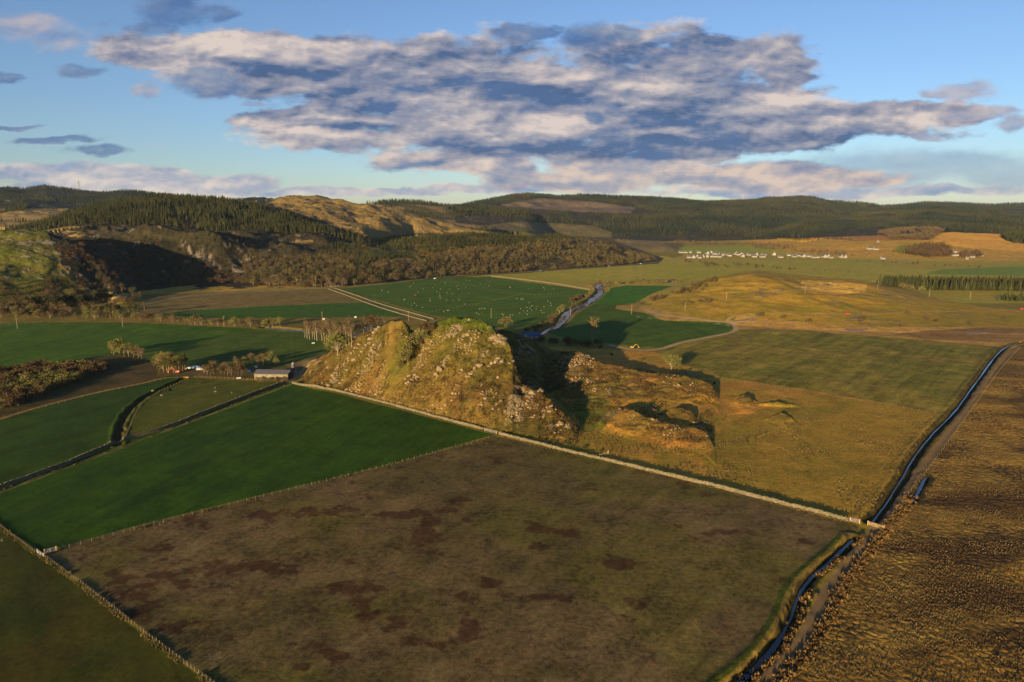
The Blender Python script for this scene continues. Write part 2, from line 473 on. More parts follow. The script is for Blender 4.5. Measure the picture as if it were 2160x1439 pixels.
def terrain(X, Y):
    X = np.asarray(X, float)
    Y = np.asarray(Y, float)
    z = 0.16 * fbm(X, Y, 55, 3, 2) + 0.05 * fbm(X, Y, 9, 2, 4) - 0.1
    near = (Y < 560) & (Y > 230)
    rough = np.zeros_like(z)
    # rough pasture behind the hill
    for (kx, ky, kz, a, b, turn) in KNOLLS:
        c, s_ = math.cos(turn), math.sin(turn)
        dx, dy = X - kx, Y - ky
        u = (dx * c + dy * s_) / a
        v = (-dx * s_ + dy * c) / b
        r2 = u * u + v * v
        g = np.exp(-r2 * 1.1) * kz
        z = np.where(r2 < 8, z + g * (1 - np.clip(rough, 0, 1) * 0.6), z)
        rough = np.maximum(rough, np.exp(-r2 * 0.5))
    if near.any():
        Xn, Yn = X[near], Y[near]
        zd = smax(DUN.z(Xn, Yn), DUN2.z(Xn, Yn), 4.0)
        on = np.clip(zd / 5.0, 0, 1)
        # ledges and crags, strung along the strike of the rock
        a = (Xn * 0.62 + Yn * 0.78)
        b = (-Xn * 0.78 + Yn * 0.62)
        n = fbm(a / 2.6, b, 6.0, 5, 6, 0.6) * 1.1 + fbm(Xn, Yn, 26, 3, 1) * 1.2
        step = 5.5
        ph = zd / step + 0.6 * fbm(Xn, Yn, 30, 2, 9)
        led = (np.floor(ph) + sstep(0.25, 0.75, ph - np.floor(ph))) - ph
        zd = zd + on * (n * 1.3 + led * 0.9 + 0.35 * fbm(Xn, Yn, 2.6, 3, 3))
        zn = smax(z[near], zd - 0.5, 0.8)
        r = rough[near]
        for L in RIDGES:
            zr = L.z(Xn, Yn)
            zn = smax(zn, zr - 0.6, 1.2)
            r = np.maximum(r, np.clip((zr + 0.5) / 3.0, 0, 1))
        phr = zn / 2.2 + 0.7 * fbm(Xn, Yn, 14, 2, 7)
        ledr = (np.floor(phr) + sstep(0.3, 0.7, phr - np.floor(phr))) - phr
        zn = zn + r * (fbm(a / 2.2, b, 5.0, 5, 8, 0.6) * 0.75 + fbm(Xn, Yn, 18, 2, 5) * 0.4 + ledr * 0.6)
        z[near] = zn
    far = Y > 540
    if far.any():
        Xf, Yf = X[far], Y[far]
        zf = z[far]
        for L in LAYERS:
            zf = smax(zf, L.z(Xf, Yf), L.k)
        z[far] = zf
    for line, w, dep in ((DITCH, 2.0, 1.5), (DITCH2, 1.6, 1.3), (POOL, 1.0, 0.7), (RIVER, 5.5, 1.7), (RIVER2, 4.0, 1.6), (BURN, 1.4, 1.3)):
        lo, hi = line.min(0) - 12, line.max(0) + 12
        m = (X > lo[0]) & (X < hi[0]) & (Y > lo[1]) & (Y < hi[1])
        if m.any():
            d = polyline_dist(X[m], Y[m], line)
            d = d + 0.5 * fbm(X[m], Y[m], 5, 2, 3)
            z[m] = z[m] - dep * (1 - sstep(w * 0.75, w * 1.25, d)) + 0.35 * np.exp(-((d - w * 2.0) / (w * 0.7)) ** 2)
    return z


def terr1(x, y):
    return float(terrain(np.array([x]), np.array([y]))[0])


def hits(pts, z_guess=0.0):
    """where the sight lines through photo points meet the land"""
    p = np.array(pts, float)
    dx, dy, dz = ray(p[:, 0], p[:, 1])
    Ys = np.exp(np.linspace(math.log(115), math.log(5500), 1400))
    T = Ys[None, :] / dy[:, None]
    X = dx[:, None] * T
    Yg = np.broadcast_to(Ys[None, :], X.shape)
    Z = CAM_H + dz[:, None] * T
    g = terrain(X.ravel(), Yg.ravel()).reshape(X.shape)
    below = Z <= g
    out = []
    for i in range(len(p)):
        j = int(np.argmax(below[i])) if below[i].any() else len(Ys) - 1
        j = max(j, 1)
        a = Z[i, j - 1] - g[i, j - 1]
        b = Z[i, j] - g[i, j]
        t = a / (a - b) if a != b else 0
        Y = Ys[j - 1] + (Ys[j] - Ys[j - 1]) * t
        x = dx[i] / dy[i] * Y
        out.append((x, Y, CAM_H + dz[i] / dy[i] * Y))
    return np.array(out)


# ------------------------------------------------------------------ ground grid
def rows():
    ys = [84.0]
    while ys[-1] < 6200:
        y = ys[-1]
        k = 0.0034
        if 285 < y < 450:
            k = 0.0013
        elif y < 285:
            k = 0.0028
        elif y > 1200:
            k = 0.0045
        ys.append(y * (1 + k / GRID))
    return np.array(ys)


GRID = 1.0
GY = rows()
GQ = np.concatenate([np.linspace(-1.45, -0.82, 170, endpoint=False), np.linspace(-0.82, 0.82, int(1200 * GRID)), np.linspace(0.82, 1.45, 171)[1:]])
NR, NC = len(GY), len(GQ)
VX = (GQ[None, :] * GY[:, None]).ravel()
VY = np.repeat(GY, NC)
VZ = terrain(VX, VY)
PX, PY = project(VX, VY, VZ)


def inside(poly, px, py):
    p = np.array(poly, float)
    res = np.zeros(px.shape, bool)
    m = (px >= p[:, 0].min()) & (px <= p[:, 0].max()) & (py >= p[:, 1].min()) & (py <= p[:, 1].max())
    xs, ys = px[m], py[m]
    c = np.zeros(xs.shape, bool)
    j = len(p) - 1
    for i in range(len(p)):
        xi, yi = p[i]
        xj, yj = p[j]
        if yi != yj:
            c ^= ((yi > ys) != (yj > ys)) & (xs < (xj - xi) * (ys - yi) / (yj - yi) + xi)
        j = i
    res[m] = c
    return res
# ------------------------------------------------------------------ land cover
KF = np.array((0.70, 0.67, 0.92))            # light that reaches level ground, used to turn picture colours into reflectances
KS = np.array((2.2, 1.7, 1.25))              # ... and slopes that face the low sun


def alb(r, g, b, k=KF):
    return srgb(r, g, b) / k


COVER = np.zeros((len(VX), 3))
COVER[:] = alb(96, 84, 36)
ROCK = np.zeros(len(VX))
TUFT = np.zeros(len(VX))                     # how tussocky the ground is
REGION = np.zeros(len(VX), np.int16)
REGIONS = ['ground']
JX = PX + (3.0 + 0.0 * PX) * fbm(VX, VY, 14, 3, 7)
JY = PY + 1.2 * fbm(VX, VY, 14, 3, 8)
N_BIG = fbm(VX, VY, 70, 3, 3)
N_MID = fbm(VX, VY, 16, 4, 5)
N_SML = fbm(VX, VY, 4.0, 3, 6)


def region(name):
    if name not in REGIONS:
        REGIONS.append(name)
    return REGIONS.index(name)


def paint(poly, col, reg=None, tuft=None, jit=0.4, vary=None, amount=1.0):
    m = inside(poly, PX + (JX - PX) * jit, PY + (JY - PY) * jit)
    if vary is not None:
        f = np.clip(0.5 + 0.9 * N_MID[m] + 0.6 * N_BIG[m] + 0.5 * N_SML[m], 0, 1)[:, None]
        c = col * (1 - f) + vary * f
    else:
        c = col
    COVER[m] = COVER[m] * (1 - amount) + c * amount
    if reg is not None:
        REGION[m] = region(reg)
    if tuft is not None:
        TUFT[m] = tuft
    return m


def band(line, w, col, reg=None, jit=0.6, tuft=None):
    lo, hi = line.min(0) - w - 6, line.max(0) + w + 6
    m = np.where((VX > lo[0]) & (VX < hi[0]) & (VY > lo[1]) & (VY < hi[1]))[0]
    if len(m) == 0:
        return
    d = polyline_dist(VX[m], VY[m], line) + jit * N_SML[m] * min(w, 1.0) * 0.5
    f = (1 - sstep(w * 0.75, w * 1.15, d))[:, None]
    COVER[m] = COVER[m] * (1 - f) + col * f
    s = m[d < w]
    ROCK[s] = 0
    if reg is not None:
        REGION[s] = region(reg)
    if tuft is not None:
        TUFT[s] = tuft


def line_px(pts, step=4.0, h=False):
    if h:
        return smooth_line([tuple(p[:2]) for p in hits(pts)], step)
    return smooth_line([on_plane(*p) for p in pts], step)


hill_r = region('hills')
# far country: everything that rises
far_h = (VY > 620) & (VZ > 3.0)
REGION[far_h] = hill_r
heath, straw, forest_floor = alb(150, 112, 58, KS), alb(176, 134, 70, KS), alb(50, 44, 24, KS)
fm = np.clip(0.5 + 0.8 * N_BIG + 0.8 * N_MID, 0, 1)[:, None]
c_far = heath * (1 - fm) + straw * fm
COVER[far_h] = c_far[far_h]
# valley floor
paint([(900, 590), (1100, 574), (1390, 552), (1440, 540), (1450, 505), (2160, 500), (2300, 500), (2300, 640), (1500, 640), (1300, 640), (1000, 640)],
      alb(116, 108, 42), None, 0.3, vary=alb(128, 106, 48))
paint([(1180, 560), (1400, 540), (1440, 548), (1600, 548), (1800, 552), (2160, 590), (2160, 604), (1900, 588), (1700, 590), (1500, 592), (1440, 588), (1300, 592), (1110, 586)],
      alb(118, 112, 40), 'meadow', 0.2, vary=alb(130, 114, 48))
paint([(1990, 568), (2160, 562), (2160, 582), (1950, 578)], alb(86, 98, 38), None, 0.1)
paint([(1450, 506), (1690, 497), (1690, 506), (1660, 515), (1600, 520), (1440, 522)], alb(120, 104, 46), None, 0.3, vary=alb(108, 104, 44))
paint([(1430, 522), (1600, 522), (1650, 530), (1560, 536), (1440, 534)], alb(112, 112, 44), None, 0.2)
paint([(1560, 508), (1690, 497), (1900, 492), (2000, 487), (2120, 492), (2300, 500), (2300, 552), (1960, 548), (1800, 543), (1680, 533), (1600, 518)], alb(146, 108, 52), 'slope', 0.6, vary=alb(128, 102, 46))
paint([(1680, 500), (1760, 486), (1860, 488), (1900, 478), (1960, 480), (1985, 492), (1960, 506), (1800, 508)], alb(122, 84, 48), None, 0.6, vary=alb(104, 74, 46))
paint([(1965, 508), (2000, 489), (2112, 492), (2118, 506), (2160, 516), (2200, 530), (2040, 524)], alb(160, 116, 54), None, 0.4)
# the low golden hill on the right
low_hill = [(1330, 668), (1400, 628), (1480, 592), (1540, 578), (1600, 570), (1680, 580), (1800, 590), (1900, 606), (2000, 635), (2100, 650), (2300, 660), (2300, 720), (2140, 706), (1900, 704), (1700, 697), (1560, 690), (1480, 684), (1400, 676)]
m = paint(low_hill, alb(122, 102, 36, KF * 1.25), 'low_hill', 0.7, vary=alb(142, 110, 46, KF * 1.25))
paint([(1690, 592), (1790, 597), (1830, 600), (1825, 616), (1760, 622), (1690, 612)], alb(178, 138, 70, KF * 1.2), None, 0.4, vary=alb(160, 122, 58, KF * 1.2))
paint([(1560, 640), (1800, 625), (2000, 640), (2160, 660), (2160, 700), (1950, 684), (1700, 660)], alb(124, 106, 30, KF * 1.2), None, 0.6, vary=alb(140, 108, 40, KF * 1.2), amount=0.8)
# rock showing through on the low hill
rk = fbm(VX + 0.5 * VY, VY * 2.2, 7, 4, 4) + 0.5 * fbm(VX, VY, 40, 2, 2)
ROCK[m] = sstep(0.72, 0.9, rk[m])
paint([(1540, 682), (1560, 664), (1640, 676), (1800, 690), (2160, 690), (2160, 740), (2100, 734), (1900, 718), (1700, 697), (1610, 694), (1560, 697)], alb(146, 112, 62), 'heath', 0.8, vary=alb(128, 96, 54))
paint([(1870, 706), (1960, 697), (2100, 690), (2160, 692), (2160, 716), (2110, 722), (1960, 716)], alb(104, 76, 48), None, 1.0, vary=alb(120, 90, 54))
# left-hand fields
paint([(300, 612), (430, 590), (560, 583), (690, 604), (700, 612), (640, 622), (460, 618), (300, 624)], alb(140, 108, 54), 'rough_meadow', 0.8, vary=alb(112, 96, 44))
paint([(290, 634), (300, 622), (460, 616), (690, 609), (790, 636), (560, 645), (380, 658), (300, 660)], alb(96, 78, 48), 'field_brown', 0.3, vary=alb(86, 74, 40))
paint([(330, 664), (380, 657), (560, 646), (790, 637), (880, 668), (760, 668), (640, 672), (480, 672)], alb(44, 68, 14), 'field_strip', 0.05)
paint([(0, 660), (330, 664), (480, 672), (880, 668), (900, 680), (760, 692), (700, 722), (640, 712), (480, 694), (300, 682), (0, 686)], alb(104, 84, 42), 'riverbank', 0.8, vary=alb(86, 76, 32))
paint([(-300, 690), (0, 683), (100, 680), (300, 681), (480, 690), (540, 693), (420, 722), (330, 750), (280, 745), (120, 766), (0, 786), (-300, 830)], alb(44, 66, 8), 'field_west', 0.05, vary=alb(52, 72, 9))
paint([(540, 693), (640, 700), (700, 722), (694, 746), (640, 762), (600, 772), (430, 775), (300, 775), (300, 748), (330, 750), (420, 722)], alb(58, 68, 18), 'field_farm', 0.1, vary=alb(52, 66, 18))
paint([(600, 770), (640, 760), (690, 745), (720, 735), (660, 785), (620, 806), (600, 800)], alb(96, 80, 58), 'farmyard', 0.1, vary=alb(84, 70, 50))
paint([(330, 800), (340, 768), (430, 775), (540, 772), (610, 772), (620, 800), (560, 802), (440, 798)], alb(72, 60, 40), 'farmyard', 0.3, vary=alb(66, 64, 26))
paint([(-300, 820), (0, 780), (130, 762), (280, 745), (335, 770), (330, 795), (380, 796), (300, 806), (180, 830), (60, 866), (0, 888), (-300, 980)], alb(66, 52, 32), 'scrubland', 0.9, vary=alb(50, 44, 22))
paint([(-300, 990), (0, 888), (60, 866), (180, 830), (300, 806), (360, 792), (400, 795), (330, 824), (290, 845), (262, 880), (250, 936), (120, 985), (0, 1028), (-300, 1140)], alb(33, 51, 5), 'field_burn', 0.05, vary=alb(39, 56, 6))
paint([(250, 936), (262, 880), (290, 845), (330, 824), (400, 797), (520, 803), (604, 806), (440, 866), (300, 918)], alb(60, 64, 18), 'paddock', 0.15, vary=alb(66, 64, 20))
paint([(-400, 1165), (0, 1032), (250, 938), (440, 868), (606, 806), (640, 812), (1042, 917), (800, 985), (560, 1042), (300, 1106), (90, 1164), (0, 1110)], alb(30, 52, 3), 'field_green', 0.05, vary=alb(38, 58, 4))
paint([(88, 1166), (300, 1108), (560, 1044), (800, 987), (1044, 920), (1200, 952), (1500, 1022), (1815, 1106), (1802, 1126), (1770, 1150), (1735, 1178), (1695, 1212), (1672, 1250), (1655, 1290), (1610, 1370), (1520, 1445), (1400, 1560), (1200, 2400), (980, 2400), (540, 1556), (440, 1436)],
      alb(84, 68, 49), 'field_bare', 0.45, vary=alb(71, 60, 38))
paint([(-2600, 2600), (-1200, 700), (-300, 900), (0, 1114), (80, 1172), (440, 1442), (540, 1560), (1000, 2600)], alb(42, 46, 12), 'field_olive', 0.1, vary=alb(50, 50, 15))
# sheep pastures behind the hill
paint([(716, 610), (940, 584), (1035, 584), (1245, 613), (1210, 640), (1180, 662), (1150, 692), (1040, 690), (905, 664)], alb(57, 76, 18), 'field_sheep', 0.1, vary=alb(52, 71, 18))
paint([(1145, 700), (1170, 690), (1200, 668), (1240, 645), (1270, 632), (1320, 640), (1380, 652), (1440, 670), (1535, 682), (1552, 692), (1520, 706), (1440, 722), (1390, 734), (1300, 726), (1200, 716)], alb(48, 66, 13), 'field_river', 0.05, vary=alb(54, 70, 15))
paint([(1250, 641), (1290, 608), (1320, 602), (1420, 603), (1370, 622), (1340, 640), (1290, 640)], alb(46, 78, 15), 'field_river', 0.05)
paint([(1300, 645), (1345, 640), (1380, 648), (1440, 664), (1530, 680), (1400, 676), (1360, 660), (1300, 652)], alb(126, 100, 54), None, 0.7, vary=alb(104, 84, 46))
# grazing on the right and the rough ground in front of it
paint([(1378, 742), (1450, 722), (1560, 696), (1620, 694), (1760, 703), (1940, 716), (2112, 732), (2060, 796), (2016, 856), (1978, 872), (1860, 850), (1700, 822), (1530, 798), (1440, 770)], alb(98, 86, 34), 'field_grazing', 0.3, vary=alb(88, 82, 32))
rough = [(1045, 918), (1130, 926), (1215, 905), (1205, 860), (1130, 760), (1130, 730), (1240, 735), (1380, 742), (1440, 768), (1530, 796), (1700, 821), (1860, 849), (1978, 872), (1930, 950), (1890, 1010), (1850, 1070), (1830, 1092), (1815, 1108), (1500, 1026), (1200, 954)]
m = paint(rough, alb(144, 104, 46), 'rough_pasture', 0.9, vary=alb(116, 94, 36))
fm = np.clip(0.3 + 1.2 * fbm(VX, VY, 24, 4, 9), 0, 1)[:, None]
brack = alb(138, 92, 46)
COVER[m] = COVER[m] * (1 - 0.7 * fm[m]) + brack * 0.7 * fm[m]
paint([(1480, 1005), (1520, 900), (1700, 826), (1860, 852), (1978, 874), (1930, 950), (1830, 1092), (1700, 1070)], alb(120, 96, 38), None, 1.0, vary=alb(104, 88, 32), amount=0.75, jit=3)
paint([(1210, 850), (1240, 830), (1290, 845), (1300, 870), (1270, 905), (1225, 915)], alb(72, 78, 22), None, 0.5, vary=alb(96, 84, 30), jit=3)
kn = np.zeros(len(VX))
mm = np.where(m)[0]
for (kx, ky, kz, a, b, turn) in KNOLLS:
    c_, s_ = math.cos(turn), math.sin(turn)
    dx, dy = VX[mm] - kx, VY[mm] - ky
    kn[mm] = np.maximum(kn[mm], np.exp(-1.2 * (((dx * c_ + dy * s_) / a) ** 2 + ((-dx * s_ + dy * c_) / b) ** 2)))
A_ = VX * 0.62 + VY * 0.78
B_ = -VX * 0.78 + VY * 0.62
for L in RIDGES:
    kn[mm] = np.maximum(kn[mm], 0.85 * np.clip((L.z(VX[mm], VY[mm]) - 0.3) / 2.0, 0, 1))
rkn = 0.8 * fbm(A_ / 2.0, B_, 3.0, 4, 10, 0.62) + 0.5 * fbm(VX, VY, 14, 3, 2)
edge_k = np.exp(-((PX[mm] - 1205) / 45) ** 2 - ((PY[mm] - 765) / 22) ** 2) + np.exp(-((PX[mm] - 1480) / 30) ** 2 - ((PY[mm] - 828) / 18) ** 2) + np.exp(-((PX[mm] - 1340) / 50) ** 2 - ((PY[mm] - 880) / 14) ** 2) + np.exp(-((PX[mm] - 1470) / 28) ** 2 - ((PY[mm] - 920) / 12) ** 2)
ROCK[mm] = sstep(0.62, 0.78, rkn[mm] + 0.45 * edge_k - 0.12) * sstep(0.2, 0.5, kn[mm])
gm = (sstep(0.3, 0.8, kn) * 0.75)[mm][:, None]
gmix = np.clip(0.5 + 0.9 * N_MID + 0.7 * N_SML, 0, 1)[mm][:, None]
COVER[mm] = COVER[mm] * (1 - gm) + (alb(118, 92, 38, KS * 1.1) * gmix + alb(112, 82, 38, KS * 1.1) * (1 - gmix)) * gm

# the fort hill
dz_ = np.full(len(VX), -30.0)
nr = np.where((VY > 285) & (VY < 520) & (VX > -140) & (VX < 80))[0]
dz_[nr] = np.maximum(DUN.z(VX[nr], VY[nr]), DUN2.z(VX[nr], VY[nr]))
hm = np.where((dz_ > 0.4) & inside([(590, 830), (640, 780), (780, 650), (900, 600), (1060, 640), (1160, 690), (1260, 760), (1260, 930), (1120, 930), (1045, 914), (900, 877), (760, 841), (640, 815)], PX, PY))[0]
REGION[hm] = region('rocky_hill')
TUFT[hm] = 0.8
f1 = np.clip(0.5 + 0.9 * N_MID[hm] + 0.5 * N_SML[hm], 0, 1)[:, None]
ch = alb(140, 100, 40, KS) * (1 - f1) + alb(110, 84, 32, KS) * f1
rd = sstep(0.15, 0.55, fbm(VX[hm], VY[hm], 13, 4, 11, 0.6))[:, None]
ch = ch * (1 - 0.5 * rd) + alb(116, 74, 34, KS) * 0.5 * rd
dkc = sstep(0.35, 0.7, fbm(VX[hm], VY[hm], 3.2, 3, 9, 0.6))[:, None]  # dark spots painted in as shade among the bracken and in cracks
ch = ch * (1 - 0.55 * dkc)
# greener high up and down the gully between the two tops
hz = VZ[hm]
gr = sstep(31, 40, hz + 3 * N_MID[hm]) * sstep(872, 905, PX[hm])
gul = np.exp(-((PX[hm] - (872 - (PY[hm] - 690) * 0.35)) / 26) ** 2) * sstep(860, 740, PY[hm]) * 0.7
edge = sstep(860, 930, PX[hm] + 0.25 * (800 - PY[hm]) + 30 * N_MID[hm]) * sstep(830, 700, PY[hm] + 40 * N_MID[hm]) * 0.4
gg = np.clip(np.maximum(np.maximum(gr, gul), edge) + 0.12 * (N_MID[hm] > 0.35), 0, 1)[:, None]
green = alb(100, 98, 22, KS) * (1 - 0.5 * f1) + alb(82, 90, 16, KS) * 0.5 * f1
COVER[hm] = ch * (1 - gg) + green * gg
rr = 0.8 * fbm(A_[hm] / 1.9, B_[hm], 3.2, 4, 10, 0.62) + 0.55 * fbm(VX[hm], VY[hm], 10, 3, 2) + 0.35 * fbm(VX[hm], VY[hm] * 1.3, 1.5, 2, 7)
rb = 0.46 * np.exp(-((PX[hm] - (1040 + (PY[hm] - 690) * 0.42)) / 52) ** 2) + 0.25 * np.exp(-((PX[hm] - 1150) / 70) ** 2 - ((PY[hm] - 870) / 40) ** 2) \
    + 0.22 * np.exp(-((PX[hm] - 835) / 30) ** 2 - ((PY[hm] - 705) / 25) ** 2) - 0.3 * sstep(36, 41, hz) * sstep(900, 930, PX[hm])
ROCK[hm] = sstep(0.80, 0.92, rr + rb) * sstep(0.5, 3, hz)

# left hills
paint([(-300, 660), (-300, 470), (0, 484), (100, 484), (130, 520), (120, 560), (170, 600), (60, 640), (0, 650)], alb(112, 104, 28, KS), None, 0.6, vary=alb(120, 102, 40, KS))
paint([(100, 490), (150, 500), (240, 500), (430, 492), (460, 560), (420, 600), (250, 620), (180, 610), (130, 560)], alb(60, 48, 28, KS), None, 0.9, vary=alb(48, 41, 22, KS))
paint([(130, 482), (250, 478), (420, 486), (520, 505), (440, 520), (360, 505), (200, 500)], alb(92, 72, 42, KS), None, 0.7, vary=alb(74, 62, 34, KS))
paint([(500, 600), (520, 520), (600, 520), (760, 500), (900, 480), (1100, 480), (1260, 495), (1400, 545), (1390, 556), (1100, 576), (940, 586), (700, 607)], alb(92, 70, 34, KS), None, 0.9, vary=alb(104, 78, 36, KS))
paint([(700, 520), (790, 495), (900, 484), (1000, 482), (1200, 486), (1260, 500), (1100, 530), (960, 540), (800, 548)], alb(70, 68, 26, KS), None, 0.9, vary=alb(116, 84, 24, KS))
paint([(540, 410), (660, 405), (745, 425), (850, 445), (960, 475), (1030, 492), (960, 490), (880, 492), (800, 500), (770, 505), (700, 470), (600, 440)], alb(156, 116, 56, KS), None, 0.6, vary=alb(172, 128, 62, KS))
paint([(100, 470), (160, 430), (270, 400), (320, 398), (420, 402), (540, 418), (600, 440), (700, 475), (780, 500), (780, 514), (600, 506), (400, 492), (200, 480)], alb(66, 52, 30, KS), None, 0.9)
paint([(960, 440), (1090, 395), (1300, 400), (1700, 400), (1850, 420), (2300, 410), (2300, 500), (2000, 490), (1690, 503), (1450, 510), (1290, 505), (960, 470)], alb(62, 52, 34, KS), None, 0.8, vary=alb(84, 66, 40, KS))
paint([(1050, 432), (1140, 418), (1260, 426), (1340, 438), (1330, 450), (1200, 446), (1090, 438)], alb(122, 90, 64, KS), None, 0.6, vary=alb(140, 108, 76, KS))
paint([(1000, 478), (1100, 467), (1250, 476), (1290, 490), (1290, 504), (1200, 496), (1080, 486)], alb(146, 110, 62, KS), None, 0.5, vary=alb(110, 96, 52, KS))
paint([(-300, 380), (300, 395), (560, 416), (560, 430), (200, 440), (-300, 440)], alb(52, 52, 40, KS), None, 0.8)
paint([(330, 486), (520, 492), (640, 512), (760, 500), (800, 512), (640, 530), (600, 602), (420, 610), (380, 570), (430, 530)], alb(80, 63, 35, KS), None, 0.9, vary=alb(60, 52, 28, KS), jit=4)
hr = np.where((REGION == hill_r) & (VY < 2300))[0]
rr = fbm(VX[hr] + 0.5 * VY[hr], VY[hr] * 1.6, 12, 4, 10)
ROCK[hr] = np.maximum(ROCK[hr], 0.8 * sstep(0.66, 0.9, rr + 0.3 * inside([(380, 500), (520, 500), (520, 575), (380, 575)], PX[hr], PY[hr]) + 0.2 * inside([(40, 490), (140, 490), (140, 560), (40, 560)], PX[hr], PY[hr])))

# moor on the right
moor = [(2160, 724), (2118, 742), (2075, 800), (2030, 870), (1975, 930), (1935, 975), (1900, 1040), (1862, 1110), (1840, 1140), (1760, 1230), (1700, 1320), (1600, 1439), (1480, 1560), (1300, 2200), (4200, 2200), (4200, 690)]
m = paint(moor, alb(120, 92, 46), 'moor', 1.0, vary=alb(98, 73, 37))
w = fbm(VX * 0.5 - VY * 0.2, VY * 1.6, 40, 4, 6)
f2 = sstep(0.1, 0.55, w)[m][:, None]
COVER[m] = COVER[m] * (1 - f2) + alb(74, 52, 28) * f2
f2 = sstep(0.15, 0.6, fbm(VX * 0.5, VY * 1.5, 30, 3, 1))[m][:, None] * 0.7
COVER[m] = COVER[m] * (1 - f2) + alb(142, 106, 50) * f2

# dung-dark damp hollows in the bare field
fb = np.where(REGION == region('field_bare'))[0]
dk = np.zeros(len(fb))
wx = fbm(VX[fb], VY[fb], 9, 4, 1, 0.6)
wy = fbm(VX[fb], VY[fb], 9, 4, 6, 0.6)
for (px, py, rx, ry) in [(690, 1085, 60, 12), (955, 1056, 40, 5), (845, 1085, 50, 8), (905, 1120, 26, 30), (870, 1160, 34, 14), (1005, 1100, 26, 10), (1020, 1240, 50, 22), (745, 1240, 60, 20),
                         (340, 1150, 40, 22), (300, 1280, 90, 34), (450, 1210, 110, 14), (270, 1215, 60, 20), (370, 1310, 60, 24), (700, 1380, 50, 16), (830, 1325, 22, 12), (885, 1350, 30, 12),
                         (670, 1290, 30, 14), (1150, 1120, 60, 12), (1280, 1190, 50, 16), (1170, 1260, 60, 10), (1330, 1280, 30, 12), (1530, 1125, 40, 10), (1690, 1150, 40, 12), (1145, 1150, 24, 8), (560, 1200, 120, 12),
                         (420, 1100, 40, 10), (760, 1290, 26, 22), (845, 1260, 14, 6), (630, 1410, 20, 10), (1005, 1330, 30, 20), (915, 1080, 80, 8), (600, 1085, 90, 9)]:
    r = ((PX[fb] + 0.9 * rx * wx - px) / rx) ** 2 + ((PY[fb] + 0.9 * ry * wy - py) / ry) ** 2
    dk = np.maximum(dk, np.exp(-r))
streak = fbm(VX[fb] * 0.9 - VY[fb] * 0.3, VY[fb] * 1.4 + VX[fb] * 0.5, 7, 4, 5)
dm = sstep(0.25, 0.8, dk + 0.55 * streak + 0.2 * fbm(VX[fb], VY[fb], 1.6, 3, 2))[:, None]
gmx = (np.clip(sstep(0.1, 0.7, fbm(VX[fb], VY[fb], 30, 3, 8) - 0.15 + 0.6 * sstep(1050, 1500, PX[fb])), 0, 1) * 0.6)[:, None]
COVER[fb] = COVER[fb] * (1 - gmx) + alb(72, 66, 26) * gmx
COVER[fb] = COVER[fb] * (1 - 0.8 * dm) + alb(48, 28, 18) * 0.85 * dm
for reg_, c_, s_ in (('field_green', alb(34, 58, 10), 0.55), ('field_burn', alb(38, 58, 14), 0.5), ('field_west', alb(46, 70, 16), 0.5), ('field_olive', alb(58, 46, 18), 0.5), ('field_grazing', alb(112, 92, 44), 0.7), ('field_sheep', alb(58, 78, 24), 0.4)):
    ii = np.where(REGION == region(reg_))[0]
    st_ = sstep(0.0, 0.8, fbm(VX[ii] * 1.0 + VY[ii] * 0.4, VY[ii] * 0.7 - VX[ii] * 0.5, 26, 4, 4))[:, None] * s_
    COVER[ii] = COVER[ii] * (1 - st_) + c_ * st_

# tracks, roads and banks
earth, tarmac, rush = alb(98, 78, 60), alb(112, 98, 88), alb(120, 84, 34)
for ln in (DITCH, DITCH2, POOL, BURN):
    band(ln, 3.2 if ln is not BURN else 2.0, alb(52, 44, 21), None, tuft=0.9)
band(DITCH2 + np.array([-2.6, 0.5]), 0.9, alb(88, 72, 38), None)
band(DITCH2 + np.array([-4.0, 0.8]), 0.9, alb(54, 58, 18), None)
band(RIVER, 8.5, alb(92, 74, 36), 'riverbank')
band(RIVER2, 6, alb(84, 70, 36), 'riverbank')
TRACK = line_px([(2150, 734), (2112, 760), (2070, 815), (2030, 875), (1985, 935), (1945, 985), (1915, 1030), (1880, 1080), (1845, 1118), (1815, 1155), (1775, 1205), (1745, 1245), (1720, 1300), (1690, 1350), (1640, 1410), (1590, 1460), (1500, 1560)], 3)
band(TRACK, 1.7, earth, 'track', tuft=0.3)
GRAVEL = line_px([(1360, 655), (1385, 665), (1430, 672), (1500, 680), (1540, 682), (1552, 690), (1545, 700), (1500, 710), (1440, 722), (1390, 737), (1340, 738), (1290, 728)], 4)
band(GRAVEL, 2.4, alb(136, 112, 92), 'track', tuft=0.1)
band(line_px([(1532, 680), (1545, 668), (1590, 662), (1660, 661), (1730, 661), (1790, 664), (1860, 662), (1900, 659), (2000, 657), (2160, 655)], 5, True), 1.6, alb(134, 108, 66), 'track')
MAIN_ROAD = line_px([(300, 642), (420, 622), (560, 615), (690, 606), (800, 599), (940, 584), (1100, 574), (1300, 561), (1390, 553), (1440, 549), (1520, 546)], 8)
band(MAIN_ROAD, 3.4, tarmac, 'road', tuft=0.0)
FARM_ROAD = line_px([(690, 606), (745, 625), (800, 645), (860, 662), (905, 674), (930, 684)], 5)
band(FARM_ROAD, 2.0, alb(98, 90, 74), 'road', tuft=0.0)
band(line_px([(1780, 550), (2160, 548), (2300, 548)], 8), 3.0, tarmac, 'road')
band(line_px([(610, 806), (618, 798), (640, 784), (668, 764), (694, 746)], 3), 2.4, alb(118, 98, 74), 'track')
band(line_px([(-300, 1142), (0, 1035), (250, 943), (440, 873), (606, 811)], 5) + np.array([1.5, 0]), 1.1, alb(88, 80, 48), None)
band(line_px([(0, 884), (70, 862), (150, 840), (230, 822), (300, 808), (350, 797), (440, 795), (520, 799), (606, 803)], 4), 1.5, alb(112, 82, 50), 'track')
